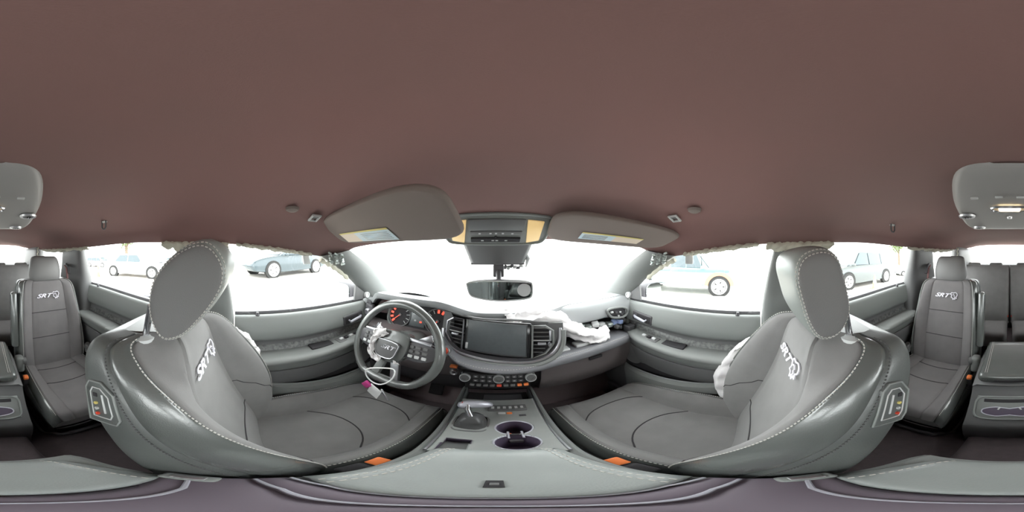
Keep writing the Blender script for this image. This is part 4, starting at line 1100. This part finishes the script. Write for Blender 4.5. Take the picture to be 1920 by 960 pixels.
clip_bracket(828, 441, .60, 'visor clip beside the lit map lamp above the windshield'); clip_bracket(1080, 443, .595, 'visor clip above the windshield on the passenger side')
# roof buttons and coat hooks
for s, px, py, lab in ((-1, 548, 392, 'driver'), (1, 1302, 394, 'passenger')):
    v = ray(px, py); k = 0
    for i in range(400):
        k = .2+i*.002; p = v*k
        if p.z > roof_z(p.x, p.y)-.004: break
    lathe_o = lathe('roof_button', [(0, .010), (.012, .009), (.020, .004), (.022, -.004)], axes(p, (1, 0, 0), (0, -1, 0), (0, 0, -1)), VISOR, None, 24)
    tag(lathe_o, f'round fabric-coloured plug in the headliner by the {lab} visor', 'plug', 'headliner plugs')
    px2, py2 = (590, 407) if s < 0 else (1265, 408)
    v = ray(px2, py2)
    for i in range(400):
        k = .2+i*.002; p = v*k
        if p.z > roof_z(p.x, p.y)-.006: break
    t = tag(empty('visor_mount', p), f'small pale visor mount plate on the {lab} side of the headliner', 'bracket', 'visor mounts')
    tube('mount_rim', [p+Vector((s*a*.018, b*.014+s*a*0, -.004+s*a*-.005*s)) for a, b in ((-1, -1), (1, -1), (1, 1), (-1, 1))], .0045, GREYW, t, 6, True)
    box('mount_plate', p, (.03, .022, .006), PLAS_M, t, .002)
    px3, py3 = (196, 418) if s < 0 else (1673, 424)
    v = ray(px3, py3)
    for i in range(700):
        k = .2+i*.002; p = v*k
        if p.z > roof_z(p.x, p.y)-.008: break
    t = tag(empty('coat_hook', p), f'folded coat hook in the headliner above the rear {lab} side window', 'hook', 'coat hooks')
    tube('hook_loop', [p+Vector((-s*.004, .0+a*.013, -.006+b*.024)) for a, b in ((-1, 1), (-1, -.6), (-.4, -1), (.4, -1), (1, -.6), (1, 1))], .0035, PLAS_D, t, 8)
    box('hook_base', p+Vector((0, 0, .012)), (.012, .030, .022), GREYW, t, .004)

# overhead console with lit map lamps
O = tag(empty('overhead_console', (0, .60, .12)), 'overhead console with two lit map lamps above the mirror', 'overhead console')
A0, A1, A2, A3 = Vector((-.165, .540, .150)), Vector((.165, .540, .150)), Vector((.180, .655, .062)), Vector((-.200, .655, .062))
xo = Vector((1, 0, 0)); yo_ = ((A0+A1)/2-(A2+A3)/2).normalized(); zo = xo.cross(yo_).normalized()
Mo = axes((A0+A1+A2+A3)/4, xo, yo_, zo)
base_poly = [tuple(p) for p in cr([(-.17, .070), (0, .076), (.17, .070), (.190, .045), (.192, -.045), (.15, -.072), (0, -.080), (-.15, -.072), (-.192, -.045), (-.190, .045)], 3, True)]
ob = prism('console_shell', base_poly, -.02, .014, Mo, PLAS, O, .003)
tube('shell_rim', [Mo @ Vector((x, y, .014)) for x, y in base_poly], .005, PLAS_T, O, 8, True)
mbox('holder_door', Mo @ frame((0, .028, .016)), (.20, .055, .008), PLAS_M, O, .004)
mbox('button_strip', Mo @ frame((0, -.012, .016)), (.19, .020, .008), PLAS_M, O, .003)
for x in (-.06, -.02, .0, .025, .06): mbox('button_mark', Mo @ frame((x, -.012, .0205)), (.008, .006, .001), GREYW, O)
mbox('lower_strip', Mo @ frame((0, -.048, .016)), (.19, .022, .012), BLACKM, O, .003)
for x in (-.05, -.01, .005, .04): mbox('button_mark', Mo @ frame((x, -.048, .0225)), (.010, .005, .001), GREYW, O)
lathe('microphone', [(0, .004), (.004, .004), (.005, 0)], Mo @ frame((0, -.030, .018)), BLACKM, O, 12)
for s in (-1, 1): prism('map_lamp', [(s*.105, .052), (s*.165, .048), (s*.170, -.050), (s*.122, -.064)], .008, .019, Mo, LAMP, O, .002)
# rear view mirror with its stem and sensor cover
S = tag(empty('sensor_cover', (0, .68, .0)), 'dark trapezoid sensor cover on the windshield below the overhead console', 'sensor cover')
G = []
for t in np.linspace(0, 1, 6):
    hw = lerp(.150, .118, t); z = lerp(.064, -.030, t); y = lerp(.660, .700, t)
    G.append([(-hw-.004, y+.06, z+.02), (-hw, y+.01, z), (-hw+.02, y-.008, z-.002), (0, y-.014, z-.004), (hw-.02, y-.008, z-.002), (hw, y+.01, z), (hw+.004, y+.06, z+.02)])
grid('cover', cr(G, 3), PLAS_M, S, angle=60)
box('cover_bottom', (0, .73, -.034), (.235, .05, .008), PLAS_D, S, .003)
box('sensor_window', (.0, .688, .0), (.06, .006, .02), PLAS_D, S, .003)
for k in range(7): box('cover_clip', (.02+.014*k, .712+.004*(k % 2), -.044-.004*(k % 3)), (.012, .014, .018), PLAS_D if k % 2 else GREYW, S, .003, (.2*k, .3*k, .1*k))
bm = BM(); add_tube(bm, [(.118, .70, .02), (.135, .71, -.01), (.125, .715, -.05)], [.006, .010, .003], 8); finish('torn_trim', bm, GREYW, S)
RM = tag(empty('rear_view_mirror', (.005, .58, -.11)), 'rear view mirror hanging from a short stem in the windshield', 'mirror')
n_ = Vector((-.10, -.975, -.06)).normalized(); xr = Vector((0, 0, 1)).cross(n_); xr = -xr if xr.x < 0 else xr; xr.normalize(); ur = n_.cross(xr); ur = -ur if ur.z < 0 else ur
Mm = axes((.005, .575, -.122), xr, ur, xr.cross(ur))
mp = [tuple(p) for p in cr([(-.112, .026), (-.05, .034), (.05, .034), (.108, .030), (.118, .018), (.117, -.018), (.095, -.032), (.0, -.040), (-.08, -.032), (-.106, -.020), (-.116, .010)], 3, True)]
prism('mirror_housing', mp, -.028, .004, Mm, PLAS_D, RM, .003)
prism('mirror_glass', [(x*.955, y*.90) for x, y in mp], .004, .0065, Mm, MIRROR, RM)
tube('mirror_rim', [Mm @ Vector((x*.985, y*.97, .005)) for x, y in mp], .003, GREYW, RM, 6, True)
lathe('sticker', [(0, .001), (.023, .001), (.024, 0)], Mm @ frame((.088, .002, .0065)), GREYW, RM, 20)
tube('mirror_stem', [(.005, .60, -.105), (.004, .64, -.075), (.004, .69, -.050), (.004, .715, -.03)], [.010, .011, .014, .016], PLAS_D, RM, 10)
box('stem_block', (.004, .668, -.060), (.044, .030, .052), PLAS_D, RM, .005)
tube('stem_wire', [(.016, .66, -.075), (.024, .68, -.055), (.04, .70, -.045), (.06, .705, -.042)], .003, BLACKM, RM, 6)

# roof air panel behind the front seats
A = tag(empty('roof_air_panel', (0, -.6, .2)), 'roof air panel with round outlets and a lit dome lamp behind the front seats', 'roof panel')
G = []
for y, hw, z in ((-.315, .062, .205), (-.325, .092, .198), (-.36, .122, .188), (-.45, .158, .181), (-.6, .200, .173), (-.8, .230, .164), (-.93, .225, .160), (-.97, .205, .170), (-.98, .18, .20)):
    G.append([(-hw-.012, y, .215), (-hw, y, lerp(z, .21, .4)), (-hw+.02, y, z+.002), (-hw*.5, y, z-.002), (0, y, z-.003), (hw*.5, y, z-.002), (hw-.02, y, z+.002), (hw, y, lerp(z, .21, .4)), (hw+.012, y, .215)])
grid('panel_shell', cr(np.array([cr(r, 3) for r in G]), 3), mat('roof_panel_plastic', (.34, .33, .325), .5), A, angle=60)
for x, y in ((-.172, -.645), (.172, -.645), (-.165, -.88), (.165, -.88)):
    z = .168 if y > -.7 else .160
    v_ = lathe('outlet_ring', [(.020, .0), (.022, .007), (.032, .007), (.035, .0)], axes((x, y, z), (1, 0, 0), (0, -1, 0), (0, 0, -1)), SATIN, A, 24)
    lathe('outlet_disc', [(0, .004), (.020, .004), (.021, 0)], axes((x, y, z), (1, 0, 0), (0, -1, 0), (0, 0, -1)), PLAS, v_, 20)
    for dx in (-.010, 0, .010): box('outlet_vane', (x+dx, y, z-.006), (.002, .034, .006), PLAS_M, v_)
for y, lit in ((-.56, True), (-.86, False)):
    d_ = box('dome_lamp', (0, y, .166), (.075, .035, .012), DOME if lit else LAMP, A, .005)
    tube('lamp_rim', [(a*.060, y+b*.026, .166) for a, b in ((-1, -.6), (-.8, -1), (.8, -1), (1, -.6), (1, .6), (.8, 1), (-.8, 1), (-1, .6))], .005, CHROME, A, 6, True)
for x in (-.10, -.03, .03, .10): box('panel_button', (x, -.455, .172), (.022, .010, .006), GREYW, A, .002)
lathe('panel_dial', [(0, .010), (.010, .010), (.013, .004), (.013, 0)], axes((0, -.68, .168), (1, 0, 0), (0, -1, 0), (0, 0, -1)), SATIN, A, 20)

# burst curtain airbags hanging along the roof rails
for s, a in ((-1, 'driver'), (1, 'passenger')):
    for y0, y1, dep, sd, lab in ((-.86, -1.62, .030, 1, f'torn cream curtain airbag along the rear roof rail on the {a} side'), (-.05, -.34, .045, 2, f'torn cream curtain airbag by the centre pillar on the {a} side'),
                              (.30, -.02, .012, 4, f'torn cream curtain airbag above the front {a} window')):
        base = []
        for k in range(13):
            y = lerp(y0, y1, k/12); e, z = cant(y); h = dep*(.5+.5*abs(math.sin(k*1.7+sd)))*math.sin(PI*(k+.6)/13.2)**.4
            base.append([(s*(e+.004), y, z+.012), (s*(e-.010), y, z-.2*h), (s*(e-.004), y, z-.7*h), (s*(e+.004), y, z-h)])
        tag(cloth('curtain_airbag', base, CREAM, None, .0025, sd*7+s, .0015), lab, 'airbag', 'burst curtain airbags')
    # hanging shreds by the rear corner
    e, z = cant(-1.72); base = [[(s*(e-.02), -1.70-.02*j, z+.02-.035*i-.006*j) for j in range(4)] for i in range(4)]
    tag(cloth('hanging_shred', base, CREAM, None, .005, 31+s, .0015), f'shred of cream airbag cloth hanging by the rear corner on the {a} side', 'airbag', 'hanging airbag shreds')
    # seat belt loop on the second row pillar
    b = tag(empty('seat_belt', (s*.60, -1.12, -.10)), f'red and grey seat belt guide on the second row pillar, {a} side', 'seat belt', 'second row seat belts')
    tube('belt_guide', [(s*.612, -1.16, -.07), (s*.604, -1.12, -.065), (s*.600, -1.08, -.085), (s*.600, -1.065, -.13)], .010, PLAS_D, b, 8)
    tube('belt_webbing', [(s*.604, -1.14, -.075), (s*.596, -1.10, -.090), (s*.592, -1.085, -.13), (s*.60, -1.07, -.30), (s*.61, -1.06, -.55)], .008, mat('red_grey_belt', (.30, .15, .15), .8), b, 8)

# ================================================================== OUTSIDE
bm = BM(); s_ = 70
vs = [bm.verts.new((x, y, gz(x, y))) for x, y in ((-s_, -s_), (s_, -s_), (s_, s_), (-s_, s_))]; bm.faces.new(vs)
gd = finish('ground', bm, mat('pale_gravel', (.52, .49, .45), .95, var=(1.5, .3, (.60, .57, .52)), bump=('noise', 30, .4)))
tag(struct(gd), 'pale gravel yard around the car', 'ground')
# this car's own bonnet and left door mirror
G = []
for y in np.linspace(1.22, 2.25, 10):
    t = (y-1.22)/1.03; G.append([(x*(.80-.10*t), y-.18*x*x, -.305-.03*t-.16*t**5-.05*x**4) for x in np.linspace(-1, 1, 17)])
bn = grid('trim_9', G, mat('white_paint', (.78, .78, .78), .3, coat=.5)); bn.modifiers.new('thickness', 'SOLIDIFY').thickness = .02
tag(struct(bn), 'white bonnet beyond the windshield', 'bonnet')
for s, a in ((-1, 'driver'), (1, 'passenger')):
    t = tag(empty('door_mirror', (s*.86, .70, -.28)), f'outside door mirror seen through the front {a} window', 'mirror', 'door mirrors')
    G = []
    for y, k in ((.655, .72), (.665, .95), (.69, 1.0), (.73, .9), (.76, .6), (.77, .3)):
        G.append([(s*.93+.105*k*math.copysign(abs(math.cos(a_))**.6, math.cos(a_)), y, -.245+.068*k*math.copysign(abs(math.sin(a_))**.6, math.sin(a_))) for a_ in np.linspace(0, 2*PI, 25)[:-1]])
    grid('mirror_shell', cr(G, 3), PLAS_D, t, close_v=True, caps=True)
    prism('mirror_glass', [(.088*math.copysign(abs(math.cos(a_))**.6, math.cos(a_)), .055*math.copysign(abs(math.sin(a_))**.6, math.sin(a_))) for a_ in np.linspace(0, 2*PI, 25)[:-1]], 0, .004, axes((s*.93, .654, -.245), (1, 0, 0), (0, 0, 1), (0, -1, 0)), MIRROR, t)
    tube('mirror_arm', [(s*.72, .69, -.285), (s*.80, .695, -.285), (s*.86, .70, -.27)], .022, PLAS_D, t, 8)

TYRE = mat('tyre', (.03, .03, .03), .9); ARCH = mat('wheel_arch', (.02, .02, .02), .9); WGLASS = mat('car_window', (.05, .07, .08), .1); RIM = mat('alloy', (.5, .5, .5), .35, .7); STEEL = mat('steel_wheel', (.75, .73, .74), .5)
def vehicle(name, label, fw, rw, side, spec, paint, group='parked cars in the yard', rim=RIM, cat='car'):
    """fw, rw: where the two visible wheels touch the ground; side: +1 if the visible flank is the vehicle's left"""
    fw, rw = Vector(fw), Vector(rw); ax = (fw-rw); ax.z = 0; wb = ax.length; ax.normalize(); k = wb/spec['wb']
    lat = Vector((-ax.y, ax.x, 0))                       # vehicle's left
    W = spec['w']*k; mid = (fw+rw)/2-lat*side*W/2; mid.z = gz(mid.x, mid.y)
    zax = Vector((-GA, -GB, 1)).normalized(); ax2 = (ax-zax*ax.dot(zax)).normalized(); M = axes(mid, ax2, zax.cross(ax2), zax) @ Matrix.Scale(k, 4)
    t = tag(empty(name, mid), label, cat, group)
    hw = spec['w']/2; R = spec['r']; F = spec['wb']/2
    # lower body
    G = []
    for x, zt, zb, q in spec['body']:
        h = hw*q
        G.append([(x, 0, zb), (x, -h*.9, zb), (x, -h, zb+.12), (x, -h, zb+(zt-zb)*.55), (x, -h*.97, zt-.05), (x, -h*.88, zt), (x, 0, zt+.015), (x, h*.88, zt), (x, h*.97, zt-.05), (x, h, zb+(zt-zb)*.55), (x, h, zb+.12), (x, h*.9, zb)])
    G = cr(np.array([cr(r, 2, True) for r in G]), 3)
    def put(nm, G_, m, **kw):
        G2 = [[M @ Vector(p) for p in r] for r in G_]; return grid(nm, G2, m, t, **kw)
    put('body', G, paint, close_v=True, caps=True)
    # cabin
    if spec.get('cab'):
        (xr, xr2, xf2, xf, zb, zr) = spec['cab']
        G = []
        for x, z in ((xr, zb), (lerp(xr, xr2, .5), lerp(zb, zr, .55)), (xr2, zr-.02), (lerp(xr2, xf2, .5), zr), (xf2, zr-.02), (lerp(xf2, xf, .5), lerp(zb, zr, .55)), (xf, zb)):
            q = (z-zb)/(zr-zb); h0 = hw*.90; h1 = lerp(hw*.90, hw*.70, q)
            G.append([(x, -h0, zb-.03), (x, lerp(-h0, -h1, .5), lerp(zb, z, .5)), (x, -h1, z-.02), (x, -h1*.85, z+.012*q), (x, 0, z+.02*q), (x, h1*.85, z+.012*q), (x, h1, z-.02), (x, lerp(h0, h1, .5), lerp(zb, z, .5)), (x, h0, zb-.03)])
        put('cabin', cr(np.array([cr(r, 2) for r in G]), 3), paint)
        n = spec.get('nwin', 2); xs = np.linspace(xr+.35*(xr2-xr)+.06, xf+.35*(xf2-xf)-.06, n+1)
        def topx(x):   # follow the slanting ends
            return max(xr2+.02, min(xf2-.02, x)) if True else x
        for s in (-1, 1):
            for a, b in zip(xs, xs[1:]):
                a2, b2 = a+.03, b-.03; z0, z1 = zb+.03, zr-.07
                at_, bt = max(a2, lerp(xr, xr2, .9)+.02), min(b2, lerp(xf, xf2, .9)-.02)
                if bt-at_ < .05: continue
                y0, y1 = s*(hw*.90+.02), s*(lerp(hw*.90, hw*.70, (z1-zb)/(zr-zb))+.04)
                bm = BM(); V = [bm.verts.new(M @ Vector(p)) for p in ((a2, y0, z0), (b2, y0, z0), (bt, y1, z1), (at_, y1, z1))]; bm.faces.new(V)
                o = finish('side_window', bm, WGLASS, t, smooth=False); o.modifiers.new('thickness', 'SOLIDIFY').thickness = .012
        for nm, xa, xb, sg in (('front_window', xf, xf2, 1), ('rear_window', xr, xr2, -1)):
            bm = BM(); V = [bm.verts.new(M @ Vector(p)) for p in ((lerp(xa, xb, .12)+sg*.09, -hw*.78, zb+.04), (lerp(xa, xb, .12)+sg*.09, hw*.78, zb+.04), (lerp(xa, xb, .9)+sg*.10, hw*.62, zr-.07), (lerp(xa, xb, .9)+sg*.10, -hw*.62, zr-.07))]; bm.faces.new(V)
            o = finish(nm, bm, WGLASS, t, smooth=False); o.modifiers.new('thickness', 'SOLIDIFY').thickness = .012
        for s in (-1, 1): mbox('mirror', M @ frame((xf-.25, s*(hw+.08), zb+.05)), (.14, .16, .12), paint, t, .03)
    for x in (-F, F):
        for s in (-1, 1):
            Mw = M @ axes((x, s*(hw-.10), R), (1, 0, 0), (0, 0, 1), (0, -s, 0))
            lathe('wheel_arch', [(0, -.125), (R*1.16, -.125), (R*1.16, .05), (0, .05)], Mw, ARCH, t, 24)
            wh = lathe('wheel', [(R*.62, -.10), (R*.66, -.140), (R*.92, -.140), (R, -.115), (R, .10), (0, .10)], Mw, TYRE, t, 24)
            q_ = 1.25 if rim is STEEL else 1.1
            lathe('rim', [(0, -.135), (R*.16, -.138), (R*.18, -.128), (R*.52*q_, -.128), (R*.60*q_, -.145), (R*.66*q_, -.145)], Mw, rim, wh, 24)
            for q in range(5): mbox('rim_hole', Mw @ Matrix.Rotation(q*2*PI/5, 4, 'Z') @ frame((R*.36*q_, 0, -.130)), (R*.24, R*.12, .01), ARCH, wh, .0)
    for fnx in spec.get('extra', ()): fnx(M, t, paint, put)
    return t
SEDAN = dict(wb=2.85, w=1.82, r=.34, nwin=2, cab=(-1.75, -1.0, .25, 1.05, .92, 1.44),
    body=[(-2.42, .82, .45, .80), (-2.36, .93, .32, .93), (-2.0, .97, .26, .99), (-1.4, .97, .22, 1), (0, .95, .20, 1), (1.0, .93, .20, 1), (1.6, .87, .22, 1), (2.1, .78, .25, .97), (2.32, .66, .32, .88), (2.38, .55, .42, .72)])
VAN = dict(wb=3.08, w=1.95, r=.37, nwin=3, cab=(-2.45, -2.25, .45, 1.55, 1.05, 1.75),
    body=[(-2.60, .95, .50, .88), (-2.54, 1.08, .34, .97), (-2.0, 1.10, .26, 1), (0, 1.08, .22, 1), (1.2, 1.05, .22, 1), (1.8, 1.0, .24, 1), (2.25, .86, .28, .95), (2.45, .68, .36, .82)])
COUPE = dict(wb=2.72, w=1.85, r=.34, nwin=2, cab=(-1.55, -.95, .1, .95, .95, 1.38),
    body=[(-2.30, .80, .45, .82), (-2.24, .95, .32, .94), (-1.6, .99, .24, 1), (0, .96, .20, 1), (1.0, .95, .20, 1), (1.7, .88, .24, .99), (2.15, .76, .30, .93), (2.28, .58, .40, .78)])
TRUCK = dict(wb=3.4, w=1.95, r=.40, nwin=2, cab=(-.55, -.40, .65, 1.25, 1.15, 1.82),
    body=[(-2.75, 1.10, .62, .97), (-2.70, 1.18, .50, 1), (-1.0, 1.18, .46, 1), (-.5, 1.18, .42, 1), (1.2, 1.16, .42, 1), (2.0, 1.12, .45, 1), (2.40, 1.02, .50, .98), (2.50, .85, .55, .94)])
WHITE = mat('white_car_paint', (.80, .80, .82), .3, coat=.4); NAVY = mat('blue_car_paint', (.03, .048, .058), .25, coat=.5); SILV = mat('silver_car_paint', (.085, .098, .10), .35, .2, coat=.4)
TEAL = mat('pale_teal_paint', (.20, .30, .31), .4); DGREY = mat('dark_car_paint', (.09, .10, .115), .3, coat=.3); MGREY = mat('grey_car_paint', (.16, .165, .17), .35)
RUST = mat('rusty_arch', (.50, .22, .12), .8)
def wreck(M, t, paint, put):
    for k in range(16): mbox('crushed_piece', M @ frame((2.25+.22*random.random(), random.uniform(-.8, .8) if k > 9 else .55+.3*random.random(), .35+.45*random.random()), (random.random()*3, random.random()*3, random.random()*3)), (.20, .10, .12), (ARCH, MGREY, WHITE)[k % 3], t, .01)
    mbox('bent_bonnet', M @ frame((1.85, 0, .98), (0, -.18, .05)), (.75, 1.5, .03), WHITE, t, .01)
def truck_bits(M, t, paint, put):
    for s in (-1, 1):
        put('rusty_arch_lip', [[(1.7+q*math.cos(a), s*(.975+.012), .40+q*math.sin(a)) for q in (.45, .62)] for a in np.linspace(.05, PI-.05, 14)], RUST)
        mbox('teal_stripe', M @ frame((-.2, s*.982, 1.05)), (4.6, .012, .10), mat('teal_stripe', (.10, .42, .42), .4), t, .002)
        mbox('side_step', M @ frame((0, s*.96, .42)), (2.0, .10, .08), MGREY, t, .02)
    tube('antenna', [M @ Vector((.95, -.85, 1.15)), M @ Vector((.92, -.85, 1.95))], .012, ARCH, t, 6)
    tube('antenna', [M @ Vector((.95, .85, 1.15)), M @ Vector((.92, .85, 1.95))], .012, ARCH, t, 6)
SED2 = dict(SEDAN); SED2['extra'] = (wreck,); TR2 = dict(TRUCK); TR2['extra'] = (truck_bits,)
vehicle('sedan', 'white sedan with a crushed front end, outside the rear driver side window', on_ground(285, 523), on_ground(213, 517.5), -1, SED2, WHITE)
vehicle('coupe', 'dark blue car with pale wheels, outside the driver window', on_ground(513, 521), on_ground(592, 511), 1, COUPE, NAVY, rim=STEEL)
vehicle('pickup_truck', 'pale teal pickup truck with rusty wheel arch, outside the passenger window', on_ground(1348, 555), on_ground(1206, 545), -1, TR2, TEAL, rim=STEEL, cat='truck')
vehicle('minivan', 'silver minivan outside the rear passenger side window', on_ground(1591, 544), on_ground(1661, 529), 1, VAN, SILV, cat='van')
vehicle('coupe', 'dark car parked behind the white sedan', on_ground(352, 507), on_ground(308, 506), -1, COUPE, DGREY)
vehicle('minivan', 'white van far behind the white sedan on the left', on_ground(192, 501), on_ground(168, 500), -1, VAN, WHITE, cat='van')
vehicle('sedan', 'pale grey car behind the silver minivan, next to the door pillar', on_ground(1694, 517), on_ground(1722, 515), 1, SEDAN, MGREY)
# traffic cones and marker
def cone(px, py, h, m, lab, band):
    p = on_ground(px, py); t = tag(empty('traffic_cone', p), lab, 'cone', 'traffic cones')
    lathe('cone_body', [(h*.19, .03), (h*.15, h*.25), (h*.09, h*.7), (h*.05, h), (0, h)], frame(p), m, t, 20)
    lathe('cone_band', [(h*.125, h*.45), (h*.097, h*.68)], frame(p+Vector((0, 0, .0))), band, t, 20)
    box('cone_base', p+Vector((0, 0, .018)), (h*.55, h*.55, .036), m, t, .008)
cone(1640, 541, .62, mat('yellow_cone', (.80, .62, .14), .5), 'yellow traffic cone beside the silver minivan', mat('cone_band', (.8, .8, .75), .5))
cone(184, 519, .72, mat('amber_cone', (.85, .55, .10), .5), 'amber traffic cone behind the white sedan', mat('cone_band', (0, 0, 0)))

# trees far off
LEAF = mat('leaves', (.10, .15, .06), .8, var=(3, .3, (.16, .20, .09))); BARK = mat('bark', (.16, .12, .09), .9, bump=('noise', 20, .6))
def tree(px, d, h, lab, seed):
    v = ray(px, 480); p = Vector((v.x, v.y, 0)).normalized()*d; p.z = gz(p.x, p.y); rn = random.Random(seed)
    t = tag(empty('tree', p), lab, 'tree', 'trees beyond the yard')
    tube('trunk', [p, p+Vector((.1, 0, h*.3)), p+Vector((0, .15, h*.62))], [.28, .22, .12], BARK, t, 10)
    for k in range(5):
        a = k*1.3; tube('branch', [p+Vector((0, 0, h*(.30+.05*k))), p+Vector((math.cos(a)*h*.12, math.sin(a)*h*.12, h*(.45+.05*k))), p+Vector((math.cos(a)*h*.22, math.sin(a)*h*.22, h*(.55+.05*k)))], [.10, .07, .03], BARK, t, 6)
    bm = BM(); blobs = [(Vector((rn.gauss(0, .14), rn.gauss(0, .14), rn.uniform(.42, .85)))*h, rn.uniform(.10, .17)*h) for _ in range(16)]
    for k in range(2600):
        c, rad = blobs[k % 16]; q = Vector((rn.gauss(0, 1), rn.gauss(0, 1), rn.gauss(0, 1))).normalized()*rad*rn.uniform(.6, 1.05); o = p+c+q; sz = rn.uniform(.10, .22)
        a = Vector((rn.gauss(0, 1), rn.gauss(0, 1), rn.gauss(0, 1))).normalized(); b = a.orthogonal().normalized()
        bm.faces.new([bm.verts.new(o+a*sz), bm.verts.new(o+b*sz*.6), bm.verts.new(o-a*sz), bm.verts.new(o-b*sz*.6)])
    f = finish('foliage', bm, LEAF, t, smooth=False); f['kind'] = 'stuff'
tree(238, 24, 7.5, 'leafy tree standing far beyond the white sedan', 3)
tree(1686, 34, 7.0, 'leafy tree far behind the silver minivan', 4)
